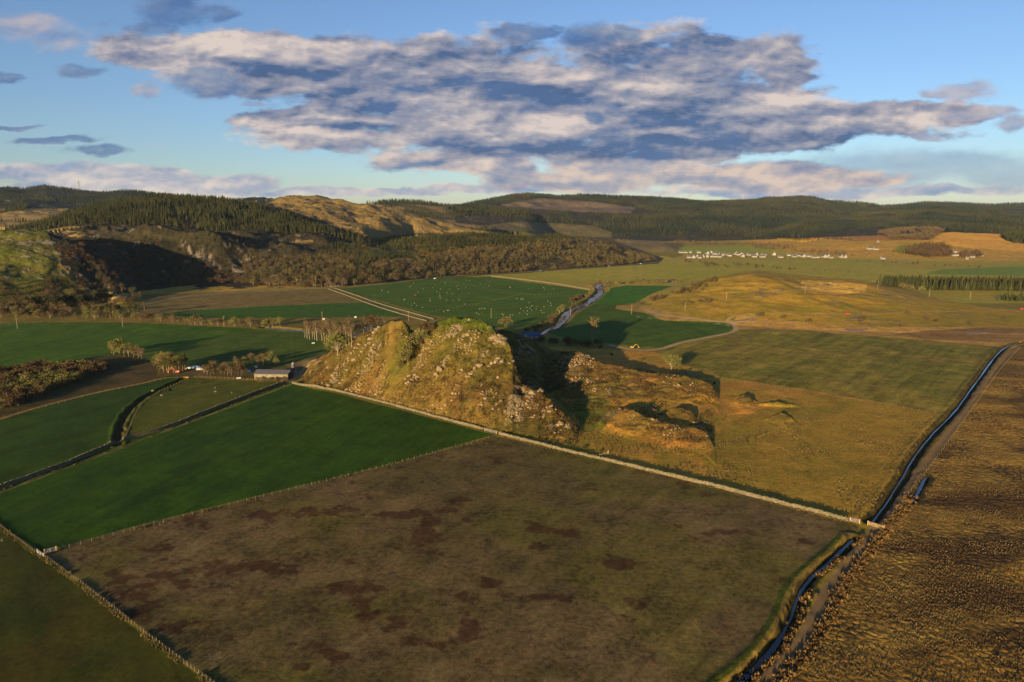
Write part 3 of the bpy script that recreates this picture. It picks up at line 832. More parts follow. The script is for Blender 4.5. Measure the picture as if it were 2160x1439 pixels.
band(line_px([(1205, 860), (1240, 845), (1275, 838), (1320, 815), (1350, 800)], 3), 0.7, alb(86, 80, 34), None)
# tractor lines and swards drawn out along the way each field is worked
for reg_, th_, w_, amp_ in (('field_green', 0.32, 7.5, 0.10), ('field_burn', 0.5, 6.0, 0.08), ('field_west', 0.1, 9.0, 0.10), ('field_farm', 0.2, 8.0, 0.07), ('field_sheep', 1.2, 11.0, 0.07), ('field_grazing', 0.75, 6.5, 0.13), ('field_river', 0.9, 8.0, 0.08),
                            ('field_bare', 0.62, 5.0, 0.07), ('field_olive', 2.5, 7.0, 0.08), ('paddock', 0.4, 8.0, 0.07)):
    ii = np.where(REGION == region(reg_))[0]
    al = VX[ii] * math.sin(th_) + VY[ii] * math.cos(th_)
    ac = VX[ii] * math.cos(th_) - VY[ii] * math.sin(th_) + 1.2 * fbm(VX[ii], VY[ii], 40, 2, 5)
    st_ = fbm(ac, al / 9.0, 2.6, 3, 6) + 0.7 * fbm(ac, al / 14.0, w_, 2, 8)
    ln_ = 1 - amp_ * 2.0 * (np.abs(((ac / (w_ * 2)) % 1.0) - 0.5) < 0.035) * sstep(-0.3, 0.4, fbm(VX[ii], VY[ii], 50, 2, 1))
    COVER[ii] *= ((1 + amp_ * 1.5 * st_) * ln_)[:, None]
COVER = np.clip(COVER, 0.002, 0.9)


# ------------------------------------------------------------------ materials
def ground_material(name, fine=1.0, bump=0.12, crack=0.0, rockc=(0.24, 0.205, 0.16), streak=0.0, var=0.5):
    m = bpy.data.materials.new(name)
    m.use_nodes = True
    t = m.node_tree
    t.nodes.clear()
    k = NT(t)
    out = k.node('ShaderNodeOutputMaterial')
    bs = k.node('ShaderNodeBsdfPrincipled')
    bs.inputs['Roughness'].default_value = 0.95
    bs.inputs['Specular IOR Level'].default_value = 0.1
    geo = k.node('ShaderNodeNewGeometry')
    pos = geo.outputs['Position']
    cov = k.node('ShaderNodeAttribute', attribute_name='cover').outputs['Color']
    rk = k.node('ShaderNodeAttribute', attribute_name='rock').outputs['Fac']
    tf = k.node('ShaderNodeAttribute', attribute_name='tuft').outputs['Fac']
    big = k.noise(pos, 0.09, 6.0, 0.6, 0.3)
    mid = k.noise(pos, 0.55 * fine, 6.0, 0.65)
    sm = k.noise(pos, 1.7 * fine, 4.0, 0.7)
    f = k.math('ADD', k.ramp(big, 0.25, 0.75, 1 - var * 0.45, 1 + var * 0.45, False), k.ramp(mid, 0.25, 0.75, -var * 0.6, var * 0.6, False))
    f = k.math('ADD', f, k.math('MULTIPLY', k.math('SUBTRACT', sm, 0.5), k.math('ADD', 0.9, k.math('MULTIPLY', tf, 1.5))))
    f = k.math('MAXIMUM', f, 0.25)
    col = k.vmath('SCALE', cov)
    k.put(col.node.inputs['Scale'], f)
    dry = k.ramp(k.noise(pos, 0.23, 5.0, 0.65), 0.5, 0.72, 0.0, 0.45)
    warm = k.vmath('MULTIPLY', col, (1.35, 1.05, 0.8))
    col = k.mix(dry, col, warm)
    height = k.math('ADD', k.math('MULTIPLY', mid, k.math('ADD', 0.25, k.math('MULTIPLY', tf, 0.9))), k.math('MULTIPLY', sm, k.math('ADD', 0.12, k.math('MULTIPLY', tf, 0.35))))
    if crack:
        wv = k.node('ShaderNodeTexNoise')
        k.put(wv.inputs['Vector'], pos)
        wv.inputs['Scale'].default_value = 0.35
        wv.inputs['Detail'].default_value = 3
        wp = k.vmath('ADD', k.vmath('MULTIPLY', pos, (1, 1, 0)), k.vmath('MULTIPLY', k.vmath('SUBTRACT', wv.outputs['Color'], (0.5, 0.5, 0.5)), (3.0, 3.0, 0)))
        vo = k.node('ShaderNodeTexVoronoi', feature='DISTANCE_TO_EDGE')
        k.put(vo.inputs['Vector'], wp)
        vo.inputs['Scale'].default_value = 0.55
        amt = k.ramp(k.noise(pos, 0.05, 3.0, 0.5), 0.38, 0.62, 0.15, 1.0)
        cr = k.math('MULTIPLY', k.ramp(vo.outputs['Distance'], 0.02, 0.16, 1.0, 0.0), k.math('MULTIPLY', amt, crack))
        col = k.mix(cr, col, rgba((0.014, 0.010, 0.007)))
        v2 = k.node('ShaderNodeTexVoronoi', feature='F1')
        k.put(v2.inputs['Vector'], wp)
        v2.inputs['Scale'].default_value = 0.55
        height = k.math('SUBTRACT', height, k.math('MULTIPLY', v2.outputs['Distance'], 1.6))
    # bare rock
    rn = k.noise(pos, 0.9, 7.0, 0.7)
    rcol = k.mix(k.ramp(rn, 0.3, 0.62), rgba(np.array(rockc) * 0.42), rgba(rockc))
    lich = k.ramp(k.noise(pos, 0.4, 5.0, 0.6), 0.52, 0.62)
    rcol = k.mix(k.math('MULTIPLY', lich, 0.45), rcol, rgba((0.10, 0.085, 0.04)))
    col = k.mix(rk, col, rcol)
    height = k.math('ADD', height, k.math('MULTIPLY', rk, k.math('MULTIPLY', rn, 3.0)))
    bp = k.node('ShaderNodeBump')
    bp.inputs['Strength'].default_value = 0.75
    bp.inputs['Distance'].default_value = bump
    k.put(bp.inputs['Height'], height)
    k.put(bs.inputs['Base Color'], col)
    k.put(bs.inputs['Normal'], bp.outputs[0])
    k.put(out.inputs[0], bs.outputs[0])
    return m


def simple_mat(name, col, rough=0.8, spec=0.3, var=0.25, scale=2.0, metal=0.0, obj_var=0.0, bump=0.0, local=False, col2=None):
    m = bpy.data.materials.new(name)
    m.use_nodes = True
    t = m.node_tree
    k = NT(t)
    bs = t.nodes['Principled BSDF']
    bs.inputs['Roughness'].default_value = rough
    bs.inputs['Specular IOR Level'].default_value = spec
    bs.inputs['Metallic'].default_value = metal
    if local:
        pos = k.node('ShaderNodeTexCoord').outputs['Object']
    else:
        pos = k.node('ShaderNodeNewGeometry').outputs['Position']
    n = k.noise(pos, scale, 5.0, 0.6)
    f = k.ramp(n, 0.25, 0.75, 1 - var, 1 + var, False)
    if obj_var:
        r = k.node('ShaderNodeObjectInfo').outputs['Random']
        f = k.math('MULTIPLY', f, k.ramp(r, 0, 1, 1 - obj_var, 1 + obj_var, False))
        if col2 is not None:
            cc = k.mix(k.ramp(r, 0.35, 0.9, 0, 1), rgba(col), rgba(col2))
        else:
            cc = rgba(col)
    else:
        cc = rgba(col) if col2 is None else k.mix(k.ramp(k.noise(pos, scale * 0.35, 4.0, 0.6), 0.42, 0.6), rgba(col), rgba(col2))
    c = k.node('ShaderNodeVectorMath', operation='SCALE')
    k.put(c.inputs[0], cc)
    k.put(c.inputs['Scale'], f)
    k.put(bs.inputs['Base Color'], c.outputs[0])
    if bump:
        bp = k.node('ShaderNodeBump')
        bp.inputs['Distance'].default_value = bump
        bp.inputs['Strength'].default_value = 0.8
        k.put(bp.inputs['Height'], n)
        k.put(bs.inputs['Normal'], bp.outputs[0])
    return m


def water_mat(name, col, rough=0.06):
    m = simple_mat(name, col, rough, 0.5, 0.2, 0.4)
    k = NT(m.node_tree)
    bs = m.node_tree.nodes['Principled BSDF']
    bp = k.node('ShaderNodeBump')
    bp.inputs['Distance'].default_value = 0.03
    bp.inputs['Strength'].default_value = 0.35
    k.put(bp.inputs['Height'], k.noise(k.node('ShaderNodeNewGeometry').outputs['Position'], 1.2, 4.0, 0.6))
    k.put(bs.inputs['Normal'], bp.outputs[0])
    return m


GM = {
    'grass': ground_material('short_grass', 1.0, 0.12, var=0.6),
    'bare': ground_material('grazed_field', 1.1, 0.2, var=0.95),
    'rough': ground_material('rough_grass', 0.9, 0.28, var=0.6),
    'rocky': ground_material('rocky_turf', 0.9, 0.32, var=0.6, rockc=(0.22, 0.165, 0.09)),
    'moor': ground_material('peat_moor', 0.9, 0.34, crack=0.9, var=0.55),
    'far': ground_material('hill_ground', 0.35, 0.9, var=0.7),
    'track': ground_material('worn_track', 1.4, 0.06, var=0.4),
}
REG_INFO = {
    'ground': ('ground', 'rough', None), 'hills': ('hills', 'far', None), 'meadow': ('field', 'grass', None), 'slope': ('hillside', 'far', None),
    'low_hill': ('hill', 'rocky', None), 'heath': ('heath', 'rough', None), 'rough_meadow': ('meadow', 'rough', None), 'field_brown': ('field', 'bare', None),
    'field_strip': ('field', 'grass', None), 'riverbank': ('riverbank', 'rough', None), 'field_west': ('field', 'grass', None), 'field_farm': ('field', 'grass', None),
    'farmyard': ('yard', 'track', None), 'scrubland': ('scrub_ground', 'rough', None), 'field_burn': ('field', 'grass', None), 'paddock': ('paddock', 'grass', None),
    'field_green': ('field', 'grass', None), 'field_bare': ('field', 'bare', None), 'field_olive': ('field', 'grass', None), 'field_sheep': ('field', 'grass', None),
    'field_river': ('field', 'grass', None), 'field_grazing': ('field', 'bare', None), 'rough_pasture': ('rough_pasture', 'rocky', None),
    'rocky_hill': ('rocky_hill', 'rocky', None), 'moor': ('moor', 'moor', None), 'track': ('track', 'track', None), 'road': ('road', 'track', None),
}


def make_mesh(name, verts, faces, mats=(), midx=None, smooth=False):
    me = bpy.data.meshes.new(name)
    verts = np.asarray(verts, np.float32)
    if isinstance(faces, np.ndarray):
        nf, w = faces.shape
        me.vertices.add(len(verts))
        me.vertices.foreach_set('co', verts.ravel())
        me.loops.add(nf * w)
        me.loops.foreach_set('vertex_index', faces.astype(np.int32).ravel())
        me.polygons.add(nf)
        me.polygons.foreach_set('loop_start', np.arange(0, nf * w, w, dtype=np.int32))
        me.update(calc_edges=True)
    else:
        me.from_pydata([tuple(v) for v in verts], [], faces)
        me.update()
        nf = len(faces)
    for m in mats:
        me.materials.append(m)
    if midx is not None:
        me.polygons.foreach_set('material_index', np.asarray(midx, np.int32))
    me.polygons.foreach_set('use_smooth', np.full(nf, smooth, bool))
    return me


def link(name, me, parent=None, loc=None, rotz=0.0):
    o = bpy.data.objects.new(name, me)
    COL.objects.link(o)
    if parent is not None:
        o.parent = parent
    if loc is not None:
        o.location = loc
    if rotz:
        o.rotation_euler = (0, 0, rotz)
    return o


def tag(o, label=None, cat=None, group=None, kind=None):
    if label:
        o['label'] = label
    if cat:
        o['category'] = cat
    if group:
        o['group'] = group
    if kind:
        o['kind'] = kind
    return o


def build_ground():
    i = np.arange(NR * NC).reshape(NR, NC)
    quads = np.stack([i[:-1, :-1], i[:-1, 1:], i[1:, 1:], i[1:, :-1]], -1).reshape(-1, 4)
    # normals over the whole sheet, so that pieces meet without seams
    P = np.stack([VX, VY, VZ], -1).reshape(NR, NC, 3)
    du = np.gradient(P, axis=1)
    dv = np.gradient(P, axis=0)
    nrm = np.cross(du, dv).reshape(-1, 3)
    nrm /= np.linalg.norm(nrm, axis=1, keepdims=True)
    fr = REGION[quads[:, 0]]
    for r, rn in enumerate(REGIONS):
        f = quads[fr == r]
        if len(f) == 0:
            continue
        used, inv = np.unique(f, return_inverse=True)
        f2 = inv.reshape(f.shape)
        name, mk, lab = REG_INFO[rn]
        me = make_mesh(name, np.stack([VX[used], VY[used], VZ[used]], -1), f2, [GM[mk]], None, True)
        a = me.attributes.new('cover', 'FLOAT_COLOR', 'POINT')
        a.data.foreach_set('color', np.concatenate([COVER[used], np.ones((len(used), 1))], 1).astype(np.float32).ravel())
        for an, arr in (('rock', ROCK), ('tuft', TUFT)):
            a = me.attributes.new(an, 'FLOAT', 'POINT')
            a.data.foreach_set('value', arr[used].astype(np.float32))
        me.normals_split_custom_set_from_vertices(nrm[used].astype(np.float32))
        o = link(name, me)
        o['kind'] = 'structure'
    # the country beyond the modelled valley
    n = 64
    ang = np.linspace(0, 2 * math.pi, n, endpoint=False)
    vs = [(0, 0, -2.5)]
    fs = []
    for ri, rad in enumerate((300, 2500, 9000, 60000)):
        for a in ang:
            vs.append((rad * math.cos(a), rad * math.sin(a), -2.5))
        for j in range(n):
            if ri == 0:
                fs.append((0, 1 + j, 1 + (j + 1) % n))
            else:
                b0, b1 = 1 + (ri - 1) * n, 1 + ri * n
                fs.append((b0 + j, b1 + j, b1 + (j + 1) % n, b0 + (j + 1) % n))
    me = make_mesh('ground', vs, fs, [simple_mat('distant_country', (0.06, 0.055, 0.03), 1.0, 0.0, 0.4, 0.01)])
    o = link('ground', me)
    o['kind'] = 'structure'


build_ground()


def ribbon(name, line, w, z, mat, kind='structure'):
    p = np.asarray(line)
    t = np.gradient(p, axis=0)
    t /= np.linalg.norm(t, axis=1, keepdims=True)
    nrm = np.stack([-t[:, 1], t[:, 0]], -1)
    s_ = np.arange(len(p)) * 0.35
    wl = (w * (0.8 + 0.55 * fbm(s_, s_ * 0 + w, 1.6, 3, 3)))[:, None]
    wr = (w * (0.8 + 0.55 * fbm(s_, s_ * 0 + 9 + w, 1.6, 3, 5)))[:, None]
    L = p + nrm * wl
    R = p - nrm * wr
    vs = np.concatenate([np.c_[L, np.full(len(p), z)], np.c_[R, np.full(len(p), z)]])
    n = len(p)
    j = np.arange(n - 1)
    fs = np.stack([j + n, j + n + 1, j + 1, j], -1)
    o = link(name, make_mesh(name, vs, fs, [mat], None, True))
    o['kind'] = kind
    return o


WATER = water_mat('still_water', (0.012, 0.016, 0.02), 0.04)
RIVW = water_mat('river_water', (0.03, 0.028, 0.024), 0.12)
ribbon('ditch_water', DITCH, 0.4, -1.0, WATER)
ribbon('ditch_water', DITCH2, 0.6, -0.9, WATER)
ribbon('pool_water', POOL, 0.7, -0.45, WATER)
ribbon('river_water', RIVER, 4.6, -1.05, RIVW)
ribbon('river_water', RIVER2, 4.0, -0.8, RIVW)
#@@OBJECTS
# ------------------------------------------------------------------ plants
def tube(V, T, p0, p1, r0, r1, n=5):
    p0, p1 = np.array(p0, float), np.array(p1, float)
    d = p1 - p0
    d /= np.linalg.norm(d) + 1e-9
    a = np.cross(d, (0, 0, 1.0) if abs(d[2]) < 0.9 else (1.0, 0, 0))
    a /= np.linalg.norm(a)
    b = np.cross(d, a)
    o = len(V)
    for p, r in ((p0, r0), (p1, r1)):
        for i in range(n):
            t = 2 * math.pi * i / n
            V.append(p + (a * math.cos(t) + b * math.sin(t)) * r)
    for i in range(n):
        j = (i + 1) % n
        T.append((o + i, o + j, o + n + j))
        T.append((o + i, o + n + j, o + n + i))


def slivers(r, centres, radii, n, ln, wd, up=0.5):
    """thin leaf-sized blades spread through clumps"""
    c = np.asarray(centres, float)
    ra = np.asarray(radii, float)
    w = ra ** 2
    k = r.choice(len(c), n, p=w / w.sum())
    d = r.normal(size=(n, 3))
    d /= np.linalg.norm(d, axis=1, keepdims=True)
    rad = r.random(n) ** 0.45
    p = c[k] + d * (rad * ra[k])[:, None] * np.array((1, 1, 0.85))
    g = d * 0.7 + r.normal(size=(n, 3)) * 0.5 + np.array((0, 0, up))
    g /= np.linalg.norm(g, axis=1, keepdims=True)
    s = np.cross(g, r.normal(size=(n, 3)))
    s /= np.linalg.norm(s, axis=1, keepdims=True) + 1e-9
    L = ln * (0.6 + 0.8 * r.random(n))[:, None]
    W = wd * (0.6 + 0.8 * r.random(n))[:, None]
    V = np.stack([p - s * W * 0.5, p + s * W * 0.5, p + g * L + s * W * 0.3, p + g * L - s * W * 0.3], 1).reshape(-1, 3)
    i = np.arange(n) * 4
    T = np.concatenate([np.stack([i, i + 1, i + 2], 1), np.stack([i, i + 2, i + 3], 1)])
    return V, T


def broadleaf(seed, h=10.0, cw=4.0, bole=0.25, n=420, wd=0.22, stems=1, lobes=9):
    r = np.random.default_rng(seed)
    V, T = [], []
    cs, rs = [], []
    for s in range(stems):
        b = np.array((r.normal() * 0.3 * (stems > 1), r.normal() * 0.3 * (stems > 1), -0.3))
        top = np.array((b[0] + r.normal() * 0.25, b[1] + r.normal() * 0.25, h * bole))
        tube(V, T, b, top, h * 0.026, h * 0.018)
        m = lobes // stems if stems > 1 else lobes
        for i in range(max(m, 2)):
            a = 2 * math.pi * (i + r.random() * 0.7) / max(m, 2)
            e = r.random()
            tip = np.array((math.cos(a) * cw * (0.35 + 0.5 * (1 - e * e)) * (0.7 + 0.5 * r.random()), math.sin(a) * cw * (0.35 + 0.5 * (1 - e * e)) * (0.7 + 0.5 * r.random()), h * (bole + 0.18 + 0.55 * e)))
            mid = top * 0.5 + tip * 0.5 + np.array((0, 0, h * 0.06))
            tube(V, T, top, mid, h * 0.013, h * 0.008, 4)
            tube(V, T, mid, tip, h * 0.008, h * 0.003, 4)
            for q in range(2):
                tp = mid + (tip - mid) * 0.3 + r.normal(size=3) * cw * 0.22 + np.array((0, 0, h * 0.08))
                tube(V, T, mid, tp, h * 0.006, h * 0.002, 3)
            cs.append(tip - np.array((0, 0, h * 0.03)))
            rs.append(cw * (0.32 + 0.2 * r.random()))
    cs.append(np.array((0, 0, h * 0.74)))
    rs.append(cw * 0.5)
    CV, CT = slivers(r, cs, rs, n, h * 0.12, wd)
    return np.array(V), np.array(T), CV, CT


def conifer(seed, h=14.0, w=2.6, tiers=9, n=9, gap=0.08):
    r = np.random.default_rng(seed)
    V, T = [], []
    tube(V, T, (0, 0, -0.3), (0, 0, h * 0.9), h * 0.014, h * 0.004, 5)
    CV, CT = [], []
    for k in range(tiers):
        f = k / tiers
        z0 = h * (gap + (1 - gap) * f)
        rad = w * (1 - f) ** 0.85 * (0.85 + 0.3 * r.random())
        z1 = z0 + h * (1.9 / tiers)
        o = len(CV)
        CV.append((r.normal() * 0.05, r.normal() * 0.05, min(z1, h)))
        ph = r.random() * 6.28
        for i in range(2 * n):
            a = ph + math.pi * i / n
            rr = rad * ((0.75 + 0.4 * r.random()) if i % 2 == 0 else (0.38 + 0.2 * r.random()))
            CV.append((math.cos(a) * rr, math.sin(a) * rr, z0 + (-0.02 if i % 2 == 0 else 0.05) * h + r.normal() * 0.01 * h))
        for i in range(2 * n):
            CT.append((o, o + 1 + i, o + 1 + (i + 1) % (2 * n)))
    return np.array(V), np.array(T), np.array(CV), np.array(CT)


def scots_pine(seed, h=13.0):
    r = np.random.default_rng(seed)
    V, T = [], []
    lean = r.normal() * 0.5
    top = np.array((lean, r.normal() * 0.4, h * 0.9))
    mid = np.array((lean * 0.3, 0, h * 0.5))
    tube(V, T, (0, 0, -0.3), mid, h * 0.026, h * 0.02)
    tube(V, T, mid, top, h * 0.02, h * 0.006)
    cs, rs = [], []
    for i in range(9):
        a = i * 2.4 + r.random()
        z = h * (0.5 + 0.42 * r.random())
        rad = h * (0.1 + 0.2 * r.random()) * (1.15 - z / h * 0.5)
        b = mid + (top - mid) * ((z - h * 0.5) / (h * 0.4)) * 0.8
        tip = np.array((b[0] + math.cos(a) * rad, b[1] + math.sin(a) * rad, z + h * 0.05))
        tube(V, T, b, tip, h * 0.009, h * 0.003, 4)
        cs.append(tip)
        rs.append(h * (0.07 + 0.06 * r.random()))
    cs.append(top)
    rs.append(h * 0.12)
    CV, CT = slivers(r, cs, rs, 420, 0.7, 0.34, 0.3)
    return np.array(V), np.array(T), CV, CT


BARK = simple_mat('bark', (0.10, 0.075, 0.05), 0.9, 0.1, 0.3, 3.0)
PALE_BARK = simple_mat('pale_bark', (0.20, 0.165, 0.11), 0.9, 0.1, 0.3, 3.0)
TWIG = simple_mat('bare_twigs', (0.125, 0.088, 0.042), 0.95, 0.05, 0.3, 0.7, obj_var=0.3, col2=(0.085, 0.058, 0.034))
BUD = simple_mat('budding_twigs', (0.125, 0.105, 0.036), 0.95, 0.05, 0.3, 0.7, obj_var=0.25, col2=(0.10, 0.10, 0.028))
RUSSET = simple_mat('russet_twigs', (0.088, 0.058, 0.028), 0.95, 0.05, 0.35, 0.6, obj_var=0.35, col2=(0.066, 0.050, 0.022))
DARKLEAF = simple_mat('dark_ivy_leaves', (0.045, 0.043, 0.016), 0.95, 0.05, 0.35, 0.6, obj_var=0.3)
WOOD_GREY = simple_mat('woodland_twigs', (0.105, 0.077, 0.040), 0.95, 0.05, 0.4, 0.10, col2=(0.070, 0.047, 0.026))
WOOD_OLIVE = simple_mat('woodland_buds', (0.095, 0.082, 0.030), 0.95, 0.05, 0.4, 0.10, col2=(0.062, 0.054, 0.022))
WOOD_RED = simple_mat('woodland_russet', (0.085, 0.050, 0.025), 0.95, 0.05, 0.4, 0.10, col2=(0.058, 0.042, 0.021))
NEEDLE = simple_mat('spruce_needles', (0.026, 0.030, 0.010), 0.9, 0.1, 0.35, 0.15, obj_var=0.3, col2=(0.034, 0.036, 0.012))
PINE = simple_mat('pine_needles', (0.050, 0.052, 0.014), 0.9, 0.1, 0.3, 0.5, obj_var=0.2)
GORSE = simple_mat('evergreen_leaves', (0.055, 0.06, 0.014), 0.9, 0.1, 0.35, 0.6, obj_var=0.3)
REED = simple_mat('dead_rush', (0.15, 0.09, 0.032), 0.95, 0.05, 0.4, 0.5, col2=(0.10, 0.062, 0.026))
TUSS = simple_mat('moor_tussock', (0.145, 0.102, 0.042), 0.95, 0.05, 0.5, 0.2, col2=(0.088, 0.056, 0.027))
FAR_NEEDLE = simple_mat('plantation_needles', (0.024, 0.027, 0.010), 0.95, 0.05, 0.45, 0.03, col2=(0.034, 0.034, 0.012))

PROTO = {}


def proto(kind, data, bark, leaf):
    V, T, CV, CT = data
    PROTO.setdefault(kind, []).append(dict(
        raw=data, mats=(bark, leaf),
        trunk=make_mesh('trunk', V, T, [bark]), crown=make_mesh('crown', CV, CT, [leaf]),
        whole=make_mesh(kind, np.concatenate([V, CV]), np.concatenate([T, CT + len(V)]), [bark, leaf], np.r_[np.zeros(len(T), int), np.ones(len(CT), int)])))


for s in range(5):
    proto('bare', broadleaf(20 + s, 10, 3.6 + 0.3 * s, 0.22, 520, 0.20), PALE_BARK, TWIG)
    proto('bud', broadleaf(40 + s, 10, 3.4 + 0.25 * s, 0.2, 620, 0.26), PALE_BARK, BUD)
    proto('thin', broadleaf(60 + s, 11, 1.9, 0.4, 240, 0.16, lobes=6), PALE_BARK, TWIG)
    proto('shrub', broadleaf(80 + s, 4.0, 2.5, 0.12, 420, 0.2, 3, 9), BARK, RUSSET)
    proto('bush', broadleaf(100 + s, 4.0, 2.5, 0.12, 420, 0.2, 3, 9), BARK, BUD)
    proto('gorse', broadleaf(120 + s, 2.4, 1.6, 0.1, 320, 0.18, 3, 8), BARK, GORSE)
    proto('dark', broadleaf(180 + s, 10, 3.2, 0.3, 900, 0.3), BARK, DARKLEAF)
    proto('russet', broadleaf(130 + s, 10, 3.6, 0.2, 560, 0.24), BARK, RUSSET)
for s in range(6):
    proto('conifer', conifer(140 + s, 14, 2.3 + 0.25 * (s % 3)), BARK, NEEDLE)
for s in range(4):
    proto('pine', scots_pine(160 + s), simple_mat('pine_bark', (0.20, 0.11, 0.06), 0.9, 0.1), PINE)
proto('big', broadleaf(171, 12, 5.2, 0.16, 1500, 0.2, 1, 16), PALE_BARK, BUD)
RIDGE_NEEDLE_SHADED = simple_mat('ridge_needles_shaded', (0.014, 0.020, 0.013), 0.95, 0.05, 0.5, 0.012, col2=(0.030, 0.030, 0.014))  # darker, bluer needles: cloud shade over the far ridges put into the colour
FARC = [conifer(200 + s, 14, 2.4, 4, 5, 0.04)[2:] for s in range(4)]
FARD = [broadleaf(220 + s, 8.5 + 0.5 * s, (3.6, 2.2, 4.4, 3.0, 1.8, 3.9, 2.7, 4.8)[s], 0.12 + 0.03 * (s % 4), 190, 0.27, 1, 6 + s)[2:] for s in range(8)]
_cnt = {}


def plant(kind, x, y, h, name, label, cat, group, parts=False, z=None):
    r = random.Random(hash((kind, round(x, 1), round(y, 1))) & 0xffff)
    p = r.choice(PROTO[kind])
    base = {'shrub': 4.0, 'bush': 4.0, 'gorse': 2.4, 'thin': 11, 'conifer': 14, 'pine': 13, 'big': 12}.get(kind, 10.0)
    s = h / base
    z = terr1(x, y) - 0.15 if z is None else z
    if parts:
        o = link(name, None, None, (x, y, z), r.uniform(0, 6.28))
        link('trunk', p['trunk'], o)
        link('crown', p['crown'], o)
    else:
        o = link(name, p['whole'], None, (x, y, z), r.uniform(0, 6.28))
    o.scale = (s * r.uniform(0.9, 1.12), s * r.uniform(0.9, 1.12), s)
    return tag(o, label, cat, group)


def merged(name, protos, P, S, R, mat, label=None, cat=None, kind='stuff'):
    """one mesh holding a whole far-off wood"""
    Vs, Ts = [], []
    o = 0
    k = np.arange(len(P)) % len(protos)
    for i, (V, T) in enumerate(protos):
        idx = np.where(k == i)[0]
        if len(idx) == 0:
            continue
        c, s = np.cos(R[idx])[:, None], np.sin(R[idx])[:, None]
        sc_ = S[idx][:, None]
        X = (V[None, :, 0] * c - V[None, :, 1] * s) * sc_ + P[idx, 0][:, None]
        Y = (V[None, :, 0] * s + V[None, :, 1] * c) * sc_ + P[idx, 1][:, None]
        Z = V[None, :, 2] * sc_ + P[idx, 2][:, None]
        Vs.append(np.stack([X, Y, Z], -1).reshape(-1, 3))
        Ts.append((T[None] + (np.arange(len(idx)) * len(V))[:, None, None]).reshape(-1, 3) + o)
        o += len(idx) * len(V)
    ob = link(name, make_mesh(name, np.concatenate(Vs), np.concatenate(Ts), [mat]))
    tag(ob, label, cat, None, kind)
    return ob


def scatter(poly, y0, y1, sp, seed, jit=0.45, thin=None, lift=0.0):
    """points spread over the land inside an outline seen in the photo"""
    r = np.random.default_rng(seed)
    p = np.array(poly, float)
    qa = [(x - 1080) / F / (CP + (719.5 - y) / F * SP) for x, y in poly]
    x0 = min(min(qa) * y0, min(qa) * y1)
    x1 = max(max(qa) * y0, max(qa) * y1)
    gx, gy = np.meshgrid(np.arange(x0, x1, sp), np.arange(y0, y1, sp))
    gx = gx.ravel() + r.uniform(-jit, jit, gx.size) * sp
    gy = gy.ravel() + r.uniform(-jit, jit, gy.size) * sp
    q = gx / gy
    m = (q > min(qa) - 0.01) & (q < max(qa) + 0.01)
    gx, gy = gx[m], gy[m]
    z = terrain(gx, gy)
    px, py = project(gx, gy, z + lift)
    m = inside(poly, px, py)
    if thin is not None:
        m &= thin(gx, gy, px, py)
    return np.stack([gx[m], gy[m], z[m]], -1)


def clump(scale, thr, seed):
    return lambda x, y, px, py: fbm(x, y, scale, 3, seed) > thr


def wood(name, label, pts, protos, base_h, h0, h1, mat, seed, cat='wood'):
    if len(pts) == 0:
        return
    r = np.random.default_rng(seed)
    S = (h0 + (h1 - h0) * np.clip(r.random(len(pts)) * 0.5 + 0.5 * (0.5 + 0.6 * fbm(pts[:, 0], pts[:, 1], 60, 2, 3)), 0, 1)) / base_h
    r.shuffle(pts)
    merged(name, protos, pts, S, r.uniform(0, 6.28, len(pts)), mat, label, cat)


# --- plantations and woods far off
N_CONIFER = [0]


def split_near(pts, n):
    """the n that show largest stand as trees of their own, the rest as one wood"""
    o = np.argsort(pts[:, 1])
    return pts[o[:n]], pts[o[n:]]


pts = scatter([(96, 482), (150, 452), (210, 434), (270, 420), (320, 414), (400, 417), (480, 424), (535, 436), (575, 452), (600, 456), (640, 474), (700, 492), (772, 512), (700, 511), (600, 505), (500, 498), (400, 491), (300, 486), (200, 476)],
              1250, 1650, 6.3, 1, thin=lambda x, y, px, py: (fbm(x, y, 40, 3, 2) > -0.62) & ~((px > 505) & (px < 535) & (py > 440) & (py < 452)) & ~((px > 450) & (px < 520) & (py < 422)))
a, b = split_near(pts, 120)
for i, p in enumerate(a):
    plant('conifer', p[0], p[1], 12 + 6 * random.random(), 'conifer_tree', 'dark conifer along the lower edge of the plantation on the left hill', 'conifer', 'conifers along the foot of the left plantation', z=p[2] - 0.2)
wood('conifer_plantation', 'dark green conifer plantation covering the rounded hill on the left', b, FARC, 14, 11, 19, FAR_NEEDLE, 2)
pts = scatter([(-40, 400), (55, 396), (95, 392), (150, 400), (260, 401), (400, 412), (560, 420), (560, 432), (300, 425), (200, 438), (100, 425), (-40, 428)], 2300, 3400, 12, 3, thin=clump(160, -0.35, 4))
wood('conifer_plantation', 'dark woods along the far ridge at the left edge', pts, FARC, 14, 10, 15, RIDGE_NEEDLE_SHADED, 4)
pts = scatter([(-40, 460), (40, 455), (110, 462), (180, 470), (240, 480), (120, 486), (-40, 492)], 1050, 1600, 7, 5, thin=clump(60, -0.25, 5))
wood('conifer_plantation', 'strip of dark conifers between the green hill and the left plantation', pts, FARC, 14, 8, 13, FAR_NEEDLE, 6)
pts = scatter([(-40, 424), (50, 420), (70, 428), (40, 452), (-40, 452)], 1800, 2400, 10, 7, thin=clump(70, -0.1, 6))
wood('conifer_plantation', 'small dark wood on the brown rise at the far left', pts, FARC, 14, 9, 13, FAR_NEEDLE, 8)
pts = scatter([(770, 430), (810, 421), (860, 422), (910, 427), (960, 434), (1000, 440), (980, 470), (900, 462), (830, 440)], 1900, 3000, 11, 9, thin=clump(130, -0.45, 7))
